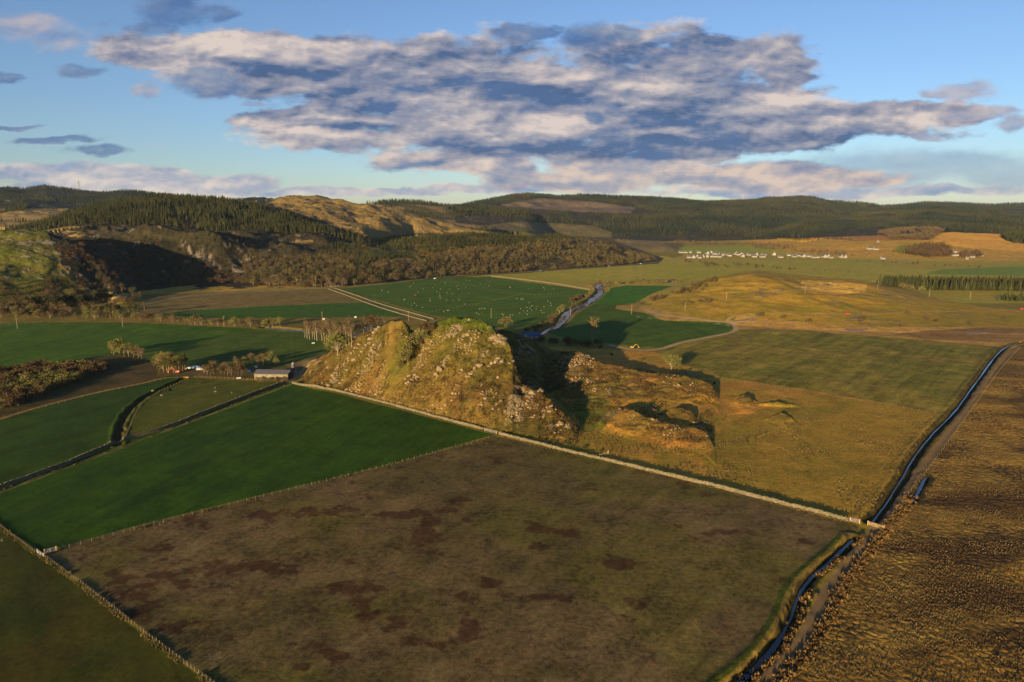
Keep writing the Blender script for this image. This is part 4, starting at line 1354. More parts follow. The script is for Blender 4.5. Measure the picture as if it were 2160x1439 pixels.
wood('conifer_plantation', 'dark wooded rise behind the golden hill', pts, FARC, 14, 9, 14, RIDGE_NEEDLE_SHADED, 10)


def ridge_thin(x, y, px, py):
    bare = inside([(1040, 436), (1140, 417), (1260, 425), (1345, 438), (1400, 452), (1330, 456), (1200, 449), (1090, 441)], px, py)
    field = inside([(1000, 478), (1090, 467), (1240, 474), (1290, 488), (1290, 502), (1200, 496), (1080, 488)], px, py)
    strip = inside([(1560, 440), (1700, 428), (1760, 432), (1640, 446)], px, py) & (fbm(x, y, 60, 2, 4) > -0.1)
    return ~bare & ~field & ~strip & (fbm(x, y, 220, 3, 8) > -0.6)


pts = scatter([(930, 442), (1000, 426), (1040, 417), (1120, 408), (1260, 413), (1420, 419), (1550, 422), (1650, 415), (1700, 413), (1760, 423), (1850, 432), (1800, 448), (1640, 470), (1560, 494), (1450, 507), (1290, 504), (1180, 470), (960, 474)],
              2450, 4150, 10.5, 11, thin=ridge_thin)
wood('conifer_forest', 'long dark forested ridge across the middle of the skyline', pts, FARC, 14, 10, 17, RIDGE_NEEDLE_SHADED, 12, 'forest')
pts = scatter([(1545, 498), (1600, 482), (1700, 458), (1820, 442), (1980, 432), (2100, 443), (2200, 455), (2200, 498), (2080, 492), (2000, 488), (1900, 478), (1780, 486), (1690, 500), (1620, 503)], 1950, 3800, 10.5, 13, thin=clump(200, -0.55, 9))
wood('conifer_forest', 'forested hill above the golden slopes on the right', pts, FARC, 14, 9, 15, RIDGE_NEEDLE_SHADED, 14, 'forest')
pts = scatter([(1780, 436), (1850, 431), (1950, 426), (2030, 428), (2160, 428), (2200, 428), (2200, 446), (1900, 440)], 4000, 5400, 20, 15, thin=clump(300, -0.5, 10))
wood('conifer_forest', 'farthest dark forest ridge at the right edge', pts, FARC, 14, 11, 16, RIDGE_NEEDLE_SHADED, 16, 'forest')
pts = scatter([(2110, 500), (2130, 490), (2200, 486), (2200, 522), (2130, 512)], 1500, 2300, 9, 17)
wood('conifer_plantation', 'dark conifer block beside the golden field at the right edge', pts, FARC, 14, 12, 17, FAR_NEEDLE, 18)
pts = scatter([(1850, 494), (1890, 484), (1960, 479), (1990, 490), (1960, 508), (1880, 506)], 1500, 2400, 9, 19, thin=clump(60, -0.4, 3))
wood('mixed_wood', 'brown mixed wood in front of the golden field on the right', pts, FARD, 10, 7, 12, WOOD_GREY, 20)
# young conifers over the middle ridge
pts = scatter([(650, 522), (720, 516), (800, 508), (880, 494), (930, 488), (1010, 486), (1100, 488), (1190, 492), (1240, 502), (1150, 515), (1000, 520), (900, 535), (830, 545), (760, 560), (700, 545)], 1000, 1650, 6.0, 21, thin=clump(60, -0.25, 11))
wood('young_plantation', 'young green plantation along the top of the middle ridge', pts, FARC, 14, 4.5, 8.5, FAR_NEEDLE, 22)
pts = scatter([(560, 575), (700, 570), (780, 552), (760, 595), (640, 600)], 900, 1300, 6.5, 23, thin=clump(35, 0.15, 11))
wood('young_plantation', 'dark young conifers at the shaded left end of the middle ridge', pts, FARC, 14, 7, 12, FAR_NEEDLE, 24)
# leafless wood on its face
pts = scatter([(505, 602), (515, 550), (620, 545), (760, 548), (900, 545), (1000, 530), (1120, 518), (1230, 508), (1290, 518), (1340, 534), (1385, 552), (1300, 562), (1100, 575), (940, 586), (800, 600), (700, 608), (600, 606)],
              880, 1620, 7.6, 25, thin=lambda x, y, px, py: fbm(x, y, 45, 3, 12) > -0.22 - 0.4 * (py > 560))
a, b = split_near(pts, 45)
for i, p in enumerate(a):
    kd = ('bare', 'bud', 'russet', 'bare', 'thin')[i % 5]
    plant(kd, p[0], p[1], 7 + 5 * random.random(), 'bare_tree', {'bare': 'leafless grey-brown tree at the foot of the wooded middle ridge', 'bud': 'olive budding tree at the foot of the wooded middle ridge', 'russet': 'russet leafless tree at the foot of the wooded middle ridge', 'thin': 'slim leafless tree at the foot of the wooded middle ridge'}[kd],
          'tree', {'bare': 'grey-brown', 'bud': 'olive', 'russet': 'russet', 'thin': 'slim'}[kd] + ' trees at the foot of the middle ridge', z=p[2] - 0.2)
h2 = len(b) // 2
mx = scatter([(560, 590), (700, 575), (860, 560), (1000, 545), (1160, 530), (1240, 530), (1120, 560), (940, 580), (780, 596), (640, 602)], 900, 1620, 7.0, 71, thin=clump(26, 0.42, 3))
wood('conifer_clumps', 'small green conifer clumps standing in the leafless wood on the middle ridge', mx, FARC, 14, 6, 11, FAR_NEEDLE, 72)
rng.shuffle(b)
wood('leafless_woodland', 'grey-brown leafless wood over the face of the middle ridge', b[:h2], FARD, 10, 4.5, 12, WOOD_GREY, 26, 'woodland')
wood('leafless_woodland', 'olive budding trees mixed through the wood on the middle ridge', b[h2:], FARD, 10, 4.5, 12, WOOD_OLIVE, 27, 'woodland')
pts = scatter([(740, 560), (860, 528), (1000, 520), (1150, 512), (1180, 525), (1040, 545), (900, 560)], 1000, 1600, 4.5, 28, thin=clump(28, 0.1, 1))
wood('gorse_scrub', 'yellow-green gorse scrub on the slope of the middle ridge', pts, [broadleaf(240 + s, 10, 5, 0.1, 60, 0.9)[2:] for s in range(2)], 10, 1.6, 3.0, simple_mat('gorse_flower', (0.16, 0.11, 0.02), 0.9, 0.05, 0.4, 0.2), 29, 'scrub')
# woods in the gorge on the left
pts = scatter([(0, 600), (60, 640), (130, 560), (110, 520), (180, 520), (330, 540), (440, 560), (520, 560), (520, 600), (420, 604), (330, 615), (290, 640), (260, 660), (0, 672)], 560, 1080, 9.0, 30, thin=clump(50, -0.15, 2))
a, b = split_near(pts, 24)
for i, p in enumerate(a):
    kd = ('russet', 'bare', 'bud')[i % 3]
    plant(kd, p[0], p[1], 6 + 5 * random.random(), 'bare_tree', {'bare': 'leafless grey-brown tree below the gorge on the left', 'bud': 'olive budding tree below the gorge on the left', 'russet': 'russet leafless tree below the gorge on the left'}[kd], 'tree',
          {'bare': 'grey-brown', 'bud': 'olive', 'russet': 'russet'}[kd] + ' trees below the left gorge', z=p[2] - 0.2)
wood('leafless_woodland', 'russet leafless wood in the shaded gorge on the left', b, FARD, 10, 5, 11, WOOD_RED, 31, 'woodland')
pts = scatter([(370, 505), (430, 498), (520, 512), (560, 530), (540, 590), (420, 598), (360, 570), (300, 540)], 850, 1120, 8.0, 46, thin=clump(30, -0.2, 9))
wood('leafless_woodland', 'scrubby leafless trees over the sunlit crag beside the gorge', pts, FARD, 10, 3.5, 7, WOOD_GREY, 48, 'woodland')
pts = scatter([(-40, 610), (40, 560), (130, 510), (200, 500), (300, 500), (380, 520), (300, 600), (180, 630), (60, 650), (-40, 660)], 600, 1080, 10.5, 49, thin=clump(40, 0.0, 7))
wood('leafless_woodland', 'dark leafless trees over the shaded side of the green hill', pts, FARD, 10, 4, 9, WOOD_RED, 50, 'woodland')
# scattered far bushes in the valley
def bush_row(pts, n, h0, h1, kind, name, label, group, spread=4.0, cat='bush', parts=False):
    P = hits(pts)[:, :2]
    L = np.r_[0, np.cumsum(np.hypot(*np.diff(P, axis=0).T))]
    for i in range(n):
        s = (i + 0.5 + random.uniform(-0.4, 0.4)) / n * L[-1]
        x = np.interp(s, L, P[:, 0]) + random.gauss(0, spread)
        y = np.interp(s, L, P[:, 1]) + random.gauss(0, spread)
        plant(kind if isinstance(kind, str) else random.choice(kind), x, y, random.uniform(h0, h1), name, label, cat, group, parts)


bush_row([(1452, 553), (1500, 562), (1550, 566)], 14, 5, 9, 'russet', 'bare_tree', 'dark leafless tree on the river loop in front of the village', 'trees on the river loop before the village', 9, 'tree')
bush_row([(1555, 558), (1610, 566), (1680, 571)], 16, 5, 7, 'russet', 'bare_tree', 'bushy tree in the hedge line beyond the golden hill', 'trees in the hedge line beyond the golden hill', 6, 'tree')
bush_row([(1690, 570), (1740, 573), (1800, 574), (1840, 575)], 12, 4, 7, 'bare', 'bare_tree', 'tree in the thin hedge right of the village meadow', 'trees in the thin meadow hedge', 6, 'tree')
bush_row([(1820, 552), (1900, 556), (2000, 562), (2070, 566)], 14, 4, 7, 'russet', 'bare_tree', 'dark bush along the stream below the right-hand farm', 'bushes along the stream below the right farm', 10, 'tree')
pts = scatter([(1390, 515), (1440, 511), (1660, 517), (1690, 528), (1600, 527), (1580, 518), (1440, 519)], 1600, 2600, 12, 33)
wood('leafless_woodland', 'line of leafless trees in the fields behind the village', pts, FARD, 10, 5, 10, WOOD_GREY, 34, 'woodland')
pts = scatter([(1660, 527), (1760, 533), (1800, 539), (1760, 541), (1680, 535)], 1500, 2200, 12, 35)
wood('leafless_woodland', 'brown scrub trees right behind the village', pts, FARD, 10, 5, 9, WOOD_GREY, 36, 'woodland')
pts = scatter([(1905, 536), (1935, 520), (1990, 519), (2005, 530), (2010, 543), (1960, 546)], 1300, 2000, 8, 37)
wood('leafless_woodland', 'dark brown wood beside the white farmhouse on the right', pts, FARD, 10, 8, 14, WOOD_RED, 38, 'woodland')
pts = scatter([(1883, 532), (1900, 524), (1936, 522), (1936, 532), (1905, 537)], 1400, 2000, 7, 39)
wood('young_plantation', 'bright green conifers at the left end of the farm wood', pts, FARC, 14, 10, 15, PINE, 40)
pts = scatter([(2025, 535), (2060, 534), (2075, 544), (2025, 546)], 1300, 1700, 8, 41)
wood('leafless_woodland', 'brown trees between the white houses on the right', pts, FARD, 10, 6, 11, WOOD_RED, 42, 'woodland')
bush_row([(1688, 505), (1750, 505), (1800, 507)], 20, 6, 11, 'conifer', 'conifer_tree', 'dark conifer in the short row on the golden slope', 'conifers in the row on the golden slope', 5, 'conifer')
# plantation on the right, in front
pts = scatter([(1852, 603), (1900, 600), (2000, 601), (2200, 604), (2200, 616), (2060, 614), (1950, 613), (1925, 608)], 780, 1080, 4.6, 43, lift=0)
a, b = split_near(pts, 110)
for p in a:
    plant('conifer', p[0], p[1], 12 + 5 * random.random(), 'conifer_tree', 'conifer in the front row of the plantation beyond the golden hill', 'conifer', 'front conifers of the right plantation', z=p[2] - 0.2)
wood('conifer_plantation', 'dense conifer plantation beyond the golden hill on the right', b, FARC, 14, 12, 17, FAR_NEEDLE, 44)
pts = scatter([(2095, 634), (2130, 628), (2200, 622), (2200, 636), (2130, 636)], 640, 900, 4.6, 45)
for p in pts[:60]:
    plant('conifer', p[0], p[1], 5 + 5 * random.random(), 'conifer_tree', 'small conifer in the clump at the right edge below the plantation', 'conifer', 'conifers in the clump at the right edge', z=p[2] - 0.2)

# --- trees nearer by
def trees(items, kind, name, label, group, cat='tree', parts=True):
    P = hits([(i[0], i[1]) for i in items])
    for it, p in zip(items, P):
        plant(kind if isinstance(kind, str) else random.choice(kind), p[0], p[1], it[2], name, label, cat, group, parts, z=p[2] - 0.2)


trees([(1416, 781, 11)], 'big', 'oak_tree', 'lone rounded leafless tree on the rough ground right of the fort hill', None)
trees([(1506, 812, 5.5)], 'conifer', 'conifer_tree', 'small lone conifer beside the field fence right of the fort hill', None, 'conifer')
trees([(1250, 722, 19)], 'thin', 'poplar_tree', 'tall narrow tree in the shadow by the river field', None)
trees([(1066, 690, 9)], 'bush', 'bare_tree', 'rounded budding tree on the pasture behind the summit', None)
trees([(870, 742, 8), (878, 730, 7.5), (890, 722, 6.5), (862, 752, 7), (852, 764, 6), (845, 778, 5)], 'bush', 'hawthorn_tree', 'olive scrub tree in the gully between the two tops', 'scrub trees in the hill gully')
trees([(900, 702, 6.5), (908, 700, 5)], 'shrub', 'hawthorn_tree', 'dark bare shrub at the head of the gully below the summit', 'dark shrubs at the gully head')
trees([(712, 749, 15)], 'big', 'ash_tree', 'large grey leafless tree at the left foot of the fort hill', None)
trees([(770, 697, 10)], 'conifer', 'conifer_tree', 'green conifer beside the farmhouse behind the hill', None, 'conifer')
trees([(782, 698, 10), (738, 704, 8)], 'russet', 'bare_tree', 'dark leafless tree by the farmhouse behind the hill', 'dark trees by the farmhouse')
trees([(643 + i * 5.2, 712 + 0.9 * i + (i % 3), 11 + (i * 7 % 4)) for i in range(20)], 'thin', 'birch_tree', 'slim pale-stemmed tree in the grove left of the fort hill', 'slim trees in the grove by the hill')
trees([(690, 690, 7), (705, 694, 7), (735, 690, 8), (720, 700, 7), (755, 700, 7), (665, 692, 6), (795, 684, 6), (810, 682, 6)], 'bare', 'bare_tree', 'leafless bush on the river bank behind the slim grove', 'bushes behind the slim grove')
trees([(240, 748, 10), (252, 750, 12), (262, 752, 9), (272, 752, 9), (282, 754, 8), (292, 755, 8), (300, 757, 7), (236, 745, 7)], ['bud', 'bare'], 'bare_tree', 'tree in the pale clump at the end of the brown scrub', 'trees in the clump at the scrub end')
trees([(257, 752, 13)], 'conifer', 'conifer_tree', 'conifer rising from the pale clump at the scrub end', None, 'conifer')
trees([(343, 778, 12), (352, 782, 13), (362, 780, 12), (372, 783, 11)], 'big', 'bare_tree', 'bushy pale tree in the clump above the orange excavator', 'pale trees above the orange excavator')
trees([(346, 785, 9), (356, 787, 9), (366, 787, 8), (378, 786, 9), (386, 783, 11), (391, 780, 10)], 'pine', 'pine_tree', 'green pine in the clump above the orange excavator', 'pines above the orange excavator', 'pine')
trees([(430 + i * 7.2, 788 + (i % 3) * 2, 5 + (i * 5 % 4)) for i in range(13)], ['bare', 'russet'], 'bare_tree', 'small leafless tree in the farmyard hedge left of the shed', 'trees in the farmyard hedge')
trees([(545 + i * 8, 805 + (i % 2) * 2, 3 + (i * 3 % 3)) for i in range(8)], 'bush', 'hawthorn_bush', 'olive bush growing in front of the long shed', 'bushes before the long shed', 'bush')
trees([(500, 772, 6), (515, 770, 6), (530, 768, 7), (545, 770, 6), (556, 769, 8), (569, 768, 9), (584, 770, 6)], ['bare', 'bud'], 'bare_tree', 'small leafless tree in the row behind the long shed', 'trees behind the long shed')
# brown scrub on the left
pts = scatter([(-30, 850), (-30, 792), (60, 776), (130, 766), (240, 752), (282, 758), (270, 770), (200, 790), (120, 822), (50, 850), (0, 866)], 330, 520, 4.3, 47)
for i, p in enumerate(pts[:230]):
    kd = 'shrub' if fbm(p[0], p[1], 22, 2, 5) > -0.15 else 'bush'
    plant(kd, p[0], p[1], random.uniform(3.6, 6.2), 'scrub_bush', {'shrub': 'russet leafless bush in the brown scrub at the left edge', 'bush': 'olive bush in the brown scrub at the left edge'}[kd], 'bush', {'shrub': 'russet', 'bush': 'olive'}[kd] + ' bushes in the left scrub', z=p[2] - 0.2)
# river line on the left
bush_row([(-10, 668), (120, 672), (280, 674), (400, 684), (480, 688), (600, 690)], 56, 5, 9, ['bare', 'russet', 'bud'], 'bare_tree', 'leafless tree along the river above the left field', 'trees along the river above the left field', 3, 'tree', True)
bush_row([(60, 652), (110, 650), (160, 645), (225, 638)], 30, 9, 13, 'dark', 'bare_tree', 'dark tree in the tall shelter belt at the left', 'trees of the left shelter belt', 4, 'tree', True)
bush_row([(0, 664), (40, 660), (80, 655)], 12, 8, 11, ['bare', 'russet'], 'bare_tree', 'leafless tree at the left end of the shelter belt', 'trees at the left end of the shelter belt', 5, 'tree', True)
trees([(233, 672, 12), (240, 668, 10)], 'pine', 'pine_tree', 'dark pine right of the white-stemmed birch by the river', 'pines right of the birch', 'pine')
trees([(272, 668, 14), (280, 668, 13)], 'pine', 'pine_tree', 'broad dark pine at the corner of the brown field', 'pines at the brown field corner', 'pine')
trees([(199, 668, 13)], 'thin', 'birch_tree', 'white-stemmed birch above the left field', None)
trees([(280, 626, 11), (257, 615, 10)], 'pine', 'pine_tree', 'slim pine standing at the edge of the gorge meadow', 'slim pines at the gorge meadow', 'pine')
trees([(148, 633, 13), (152, 637, 12), (180, 626, 11), (212, 628, 11)], 'bud', 'bare_tree', 'pale-stemmed tree at the right end of the shelter belt', 'pale-stemmed trees by the shelter belt')
trees([(225, 655, 8), (240, 648, 8), (250, 640, 9), (262, 640, 8)], 'bare', 'bare_tree', 'leafless tree on the bank between the pines', 'trees between the pines')
# river on the right
trees([(1206, 644, 9), (1214, 640, 9), (1222, 637, 9), (1230, 634, 7), (1238, 628, 6)], 'russet', 'bare_tree', 'dark leafless tree on the near bend of the river', 'trees on the near river bend')
trees([(1180, 664, 8), (1187, 658, 8), (1174, 670, 5)], 'bud', 'bare_tree', 'pale bush leaning over the river pool', 'pale bushes by the river pool')
trees([(1252, 612, 8), (1260, 606, 8), (1265, 604, 9), (1246, 606, 6), (1275, 604, 5), (1282, 606, 5)], 'bare', 'bare_tree', 'bushy tree on the river above the dark bend', 'trees on the river above the bend')
bush_row([(1290, 599), (1340, 597), (1400, 597), (1430, 598)], 20, 3, 6, ['bare', 'bud'], 'bare_tree', 'low tree along the river behind the green field', 'trees along the river behind the field', 4, 'tree')
bush_row([(1100, 703), (1130, 697), (1160, 680), (1172, 668)], 14, 3, 5, 'shrub', 'scrub_bush', 'dark shaded bush on the river bank behind the hill', 'shaded bushes on the river bank', 2, 'bush')
bush_row([(1140, 722), (1190, 724), (1240, 730), (1262, 728)], 18, 3, 6, 'shrub', 'scrub_bush', 'dark shaded bush in the hollow behind the hill', 'shaded bushes in the hollow', 3, 'bush')
bush_row([(1362, 640), (1400, 628), (1440, 618), (1466, 606), (1500, 592)], 34, 3, 6, ['shrub', 'russet'], 'scrub_bush', 'dark bush on the left shoulder of the golden hill', 'dark bushes on the golden hill shoulder', 5, 'bush')
bush_row([(1430, 642), (1480, 638), (1510, 636)], 10, 2, 3.5, 'shrub', 'scrub_bush', 'low dark bush on the face of the golden hill', 'low bushes on the golden hill face', 3, 'bush')
bush_row([(1925, 612), (1900, 604), (1870, 600), (1840, 598)], 22, 4, 7, ['bare', 'bush'], 'bare_tree', 'brown leafless tree at the left end of the right plantation', 'leafless trees by the right plantation', 5, 'tree')
for (px, py, h, lab) in [(1602, 668, 5, 'dark bush below the small quarry on the golden hill'), (1819, 680, 6, 'largest dark bush on the face of the golden hill'), (1706, 680, 4, 'round dark bush left of the largest bush'),
                         (1652, 672, 4, 'faint grey bush above the track on the golden hill'), (1915, 662, 4, 'dark bush above the far track'), (1955, 676, 4, 'dark spreading bush near the heath'),
                         (1975, 680, 3.5, 'low spreading bush at the heath edge'), (2048, 686, 3.5, 'small dark bush on the heath'), (1900, 690, 3, 'low bush on the pale heath'), (2118, 673, 3, 'small bush by the track at the right edge'),
                         (1266, 737, 3.5, 'yellow-green gorse bush behind the rocky knoll'), (1290, 752, 2.5, 'gorse bush beside the rocky knoll'), (1352, 760, 2.0, 'tiny gorse bush left of the lone tree'), (1450, 784, 2.0, 'low gorse bush right of the lone tree'),
                         (1378, 872, 2.6, 'thin thorn bush on the front knoll'), (1393, 876, 2.2, 'smaller thorn bush on the front knoll')]:
    trees([(px, py, h)], 'gorse' if 'gorse' in lab else 'shrub', 'gorse_bush' if 'gorse' in lab else 'scrub_bush', lab, None, 'bush')
pts = scatter([(1110, 928), (1180, 938), (1260, 955), (1280, 962), (1230, 942), (1150, 925)], 240, 330, 2.2, 51)
for p in pts[:60]:
    plant('gorse', p[0], p[1], random.uniform(0.7, 1.3), 'gorse_bush', 'low gorse behind the wall below the fort hill', 'bush', 'gorse behind the wall', z=p[2] - 0.1)

# --- rushes and tussocks: nobody could count them
def tuft_proto(seed, n=14):
    r = np.random.default_rng(seed)
    V, T = [], []
    for i in range(n):
        a = r.uniform(0, 6.28)
        b = np.array((math.cos(a) * 0.28 * r.random(), math.sin(a) * 0.28 * r.random(), -0.05))
        tip = b + np.array((math.cos(a) * (0.25 + 0.4 * r.random()), math.sin(a) * (0.25 + 0.4 * r.random()), 0.55 + 0.5 * r.random()))
        s = np.array((-math.sin(a), math.cos(a), 0)) * 0.16
        o = len(V)
        m = (b + tip) / 2 + np.array((0, 0, 0.12))
        V += [b - s, b + s, m + s * 0.8, m - s * 0.8, tip]
        T += [(o, o + 1, o + 2), (o, o + 2, o + 3), (o + 3, o + 2, o + 4)]
    return np.array(V), np.array(T)


TP = [tuft_proto(300 + s) for s in range(5)]


def tufts(name, label, pts, s0, s1, mat, seed, cat='rushes'):
    r = np.random.default_rng(seed)
    S = s0 + (s1 - s0) * r.random(len(pts)) ** 1.5
    merged(name, TP, pts, S, r.uniform(0, 6.28, len(pts)), mat, label, cat)


moor_px = [(2170, 730), (2125, 760), (2080, 810), (2035, 885), (1980, 945), (1930, 1010), (1900, 1060), (1870, 1120), (1800, 1215), (1740, 1320), (1640, 1445), (1560, 1500), (2400, 1500), (2400, 730)]
pts = scatter(moor_px, 118, 330, 0.85, 61, thin=lambda x, y, px, py: fbm(x * 0.6 - y * 0.2, y * 1.5, 16, 4, 3) > -0.05)
tufts('moor_grass', 'gold and brown tussock grass across the cracked moor', pts, 0.2, 0.45, TUSS, 62, 'grass')
line = np.concatenate([TRACK[TRACK[:, 1] < 230] + np.array([o, 0]) for o in (2.6, 3.2, 3.9, 4.6)])
pts = np.c_[line + rng.normal(0, 0.5, line.shape), np.zeros(len(line))]
line2 = np.concatenate([DITCH2 + np.array([o, 0]) for o in (1.9, 2.4, 2.9)])
k = fbm(line2[:, 0], line2[:, 1], 9, 2, 4) > 0.05
line2 = line2[k]
pts = np.concatenate([pts, np.c_[line2 + rng.normal(0, 0.35, line2.shape), np.zeros(len(line2))]])
pts = np.repeat(pts, 3, 0) + rng.normal(0, 0.6, (len(pts) * 3, 3)) * np.array((1, 1, 0))
pts[:, 2] = terrain(pts[:, 0], pts[:, 1])
tufts('rushes', 'orange-brown rush clumps along the ditch and track', pts, 0.7, 1.35, REED, 63)
pts = scatter([(1290, 965), (1400, 950), (1500, 940), (1700, 890), (1860, 860), (1970, 880), (1900, 1000), (1830, 1085), (1700, 1070), (1500, 1015)], 205, 420, 1.9, 64, thin=lambda x, y, px, py: fbm(x, y, 18, 3, 9) > 0.0)
tufts('rough_grass', 'rough yellow tussock grass in the rushy pasture', pts, 0.4, 0.8, TUSS, 65, 'grass')
pts = scatter([(1060, 926), (1240, 905), (1330, 860), (1500, 820), (1560, 900), (1480, 960), (1300, 960)], 270, 380, 1.9, 66, thin=lambda x, y, px, py: fbm(x, y, 14, 3, 7) > 0.15)
tufts('bracken', 'red-brown dead bracken on the rough ground', pts, 0.35, 0.7, REED, 67, 'bracken')

BRK = simple_mat('dead_bracken', (0.082, 0.047, 0.020), 0.95, 0.05, 0.45, 0.35, col2=(0.060, 0.048, 0.016))
TP2 = [tuft_proto(340 + s, 8) for s in range(4)]
hill_px = [(630, 806), (700, 745), (800, 684), (990, 664), (1060, 706), (1110, 800), (1215, 895), (1235, 915), (1130, 922), (1045, 908), (900, 873), (760, 836), (650, 812)]
pts = scatter(hill_px, 285, 425, 1.15, 68, thin=lambda x, y, px, py: (fbm(x, y, 9, 4, 11) > -0.1) & ~((py < 735) & (px > 890)))
r_ = np.random.default_rng(69)
merged('bracken', TP2, pts, 0.45 + 0.5 * r_.random(len(pts)), r_.uniform(0, 6.28, len(pts)), BRK, 'dead brown bracken over the slopes of the fort hill', 'bracken')
pts = scatter([(1130, 800), (1190, 740), (1300, 770), (1450, 796), (1510, 830), (1500, 930), (1440, 940), (1300, 900), (1230, 900)], 285, 430, 1.3, 70, thin=lambda x, y, px, py: fbm(x, y, 11, 4, 11) > 0.0)
merged('bracken', TP2, pts, 0.4 + 0.5 * r_.random(len(pts)), r_.uniform(0, 6.28, len(pts)), BRK, 'dead brown bracken over the rocky ground right of the fort hill', 'bracken')

# ------------------------------------------------------------------ rocks on the fort hill
STONE = simple_mat('grey_stone', (0.21, 0.155, 0.08), 0.9, 0.15, 0.45, 1.3, col2=(0.135, 0.10, 0.052), bump=0.15)


def boulder_mesh(seed):
    import bmesh
    r = np.random.default_rng(seed)
    bm = bmesh.new()
    bmesh.ops.create_icosphere(bm, subdivisions=2, radius=1.0)
    ax = np.array((1.0, 0.75 + 0.3 * r.random(), 0.62 + 0.2 * r.random()))
    pl = [(v / np.linalg.norm(v), 0.45 + 0.35 * r.random()) for v in r.normal(size=(8, 3))]
    for v in bm.verts:
        p = np.array(v.co)
        for n_, d in pl:
            e = p @ n_ - d
            if e > 0:
                p = p - n_ * e
        p = p * ax + r.normal(size=3) * 0.03
        v.co = p
    me = bpy.data.meshes.new('boulder')
    bm.to_mesh(me)
    bm.free()
    me.materials.append(STONE)
    return me


BM = [boulder_mesh(400 + s) for s in range(9)]
ZONES = [   # outline in the photo, how many, size, wording
    ([(985, 680), (1030, 690), (1065, 720), (1095, 790), (1090, 830), (1050, 800), (1010, 740)], 95, 0.7, 2.0, 'pale rock on the steep right-hand edge of the fort hill', 'rocks on the right edge of the fort hill'),
    ([(1090, 830), (1140, 825), (1200, 885), (1205, 905), (1150, 900), (1100, 880)], 50, 0.6, 1.6, 'pale rock on the low spur at the right foot of the hill', 'rocks on the low right spur'),
    ([(790, 695), (850, 690), (850, 720), (800, 740)], 22, 0.7, 1.7, 'pale rock just below the left top of the hill', 'rocks below the left top'),
    ([(655, 790), (740, 735), (800, 720), (820, 760), (740, 800), (690, 812)], 36, 0.5, 1.3, 'pale rock scattered over the left flank of the hill', 'rocks on the left flank'),
    ([(820, 790), (900, 740), (1000, 740), (1060, 830), (1050, 880), (940, 860), (860, 830)], 70, 0.5, 1.4, 'pale rock scattered over the middle of the hill front', 'rocks on the middle of the hill front'),
    ([(900, 690), (960, 675), (1000, 690), (1000, 735), (920, 735)], 22, 0.4, 1.0, 'small pale rock in the green turf below the summit', 'rocks in the summit turf'),
]
for zi, (poly, n, s0, s1, lab, grp) in enumerate(ZONES):
    P = scatter(poly, 290, 420, 1.4, 500 + zi)
    r = np.random.default_rng(600 + zi)
    r.shuffle(P)
    done, c = 0, 0
    while done < n and c < len(P):
        p = P[c]
        c += 1
        m = min(n - done, int(r.integers(1, 7)))
        big = 1.5 * (s0 + (s1 - s0) * r.random() ** 1.5)
        for j in range(m):
            q = (j - m / 2) * big * 1.05
            x, y = p[0] + 0.62 * q + r.normal() * 0.35, p[1] + 0.5 * q + r.normal() * 0.35
            s = big * r.uniform(0.55, 1.1)
            o = link('boulder', BM[r.integers(len(BM))], None, (x, y, terr1(x, y) + 0.12 * s))
            o.scale = (s * r.uniform(0.9, 1.5), s, s * r.uniform(0.7, 1.2))
            o.rotation_euler = (r.uniform(-0.35, 0.35), r.uniform(-0.35, 0.35), 0.7 + r.normal() * 0.5)
            tag(o, lab, 'rock', grp)
            done += 1
pr = []
for me in BM[:4]:
    V = np.array([v.co for v in me.vertices])
    T = np.array([p.vertices for p in me.polygons])
    pr.append((V, T))
P = scatter([(640, 800), (800, 690), (990, 672), (1060, 710), (1100, 800), (1215, 900), (1180, 915), (1045, 905), (760, 832)], 290, 420, 1.2, 510, thin=lambda x, y, px, py: fbm((x * 0.62 + y * 0.78) / 2.5, -x * 0.78 + y * 0.62, 6, 4, 10) > 0.42)
merged('scree', pr, P, 0.35 + 0.8 * rng.random(len(P)) ** 2.2, rng.uniform(0, 6.28, len(P)), STONE, 'small loose stones strewn over the front of the fort hill', 'stones')
kp = [scatter([(px - 48, py - 14), (px + 48, py - 14), (px + 48, py + 16), (px - 48, py + 16)], 280, 450, 1.5, 520 + i, thin=lambda x, y, qx, qy: fbm((x * 0.62 + y * 0.78) / 2.5, -x * 0.78 + y * 0.62, 5, 4, 10) > 0.12)
      for i, (px, py) in enumerate([(1205, 760), (1240, 810), (1430, 800), (1340, 870), (1450, 905)])]
P = np.concatenate(kp)
merged('scree', pr, P, 0.35 + 0.9 * rng.random(len(P)) ** 2.2, rng.uniform(0, 6.28, len(P)), STONE, 'grey stones lying about the low knolls right of the hill', 'stones')

# rank grass under the fences and along the walls
edge = []
for P_ in ([(88, 1173), (150, 1217), (220, 1270), (300, 1333), (380, 1394), (470, 1460)], [(-40, 1082), (0, 1112), (40, 1142), (78, 1168)]):
    ln_ = smooth_line([on_plane(*q) for q in P_], 0.28)
    for k_ in range(3):
        edge.append(ln_ + rng.normal(0, 0.32, ln_.shape) + np.array((-0.25, -0.25)))
for P_ in ([(122, 1161), (300, 1113), (500, 1062), (700, 1012), (900, 960), (1030, 926)], [(640, 815), (760, 840), (900, 878), (1020, 910)], [(1052, 919), (1200, 957), (1400, 1004), (1600, 1054), (1788, 1102)], [(0, 1036), (250, 945), (440, 874), (600, 812)]):
    ln_ = smooth_line([on_plane(*q) for q in P_], 0.6)
    edge.append(ln_ + rng.normal(0, 0.4, ln_.shape))
edge = np.concatenate(edge)
edge = edge[fbm(edge[:, 0], edge[:, 1], 6, 3, 4) > -0.15]
edge = np.c_[edge, terrain(edge[:, 0], edge[:, 1])]
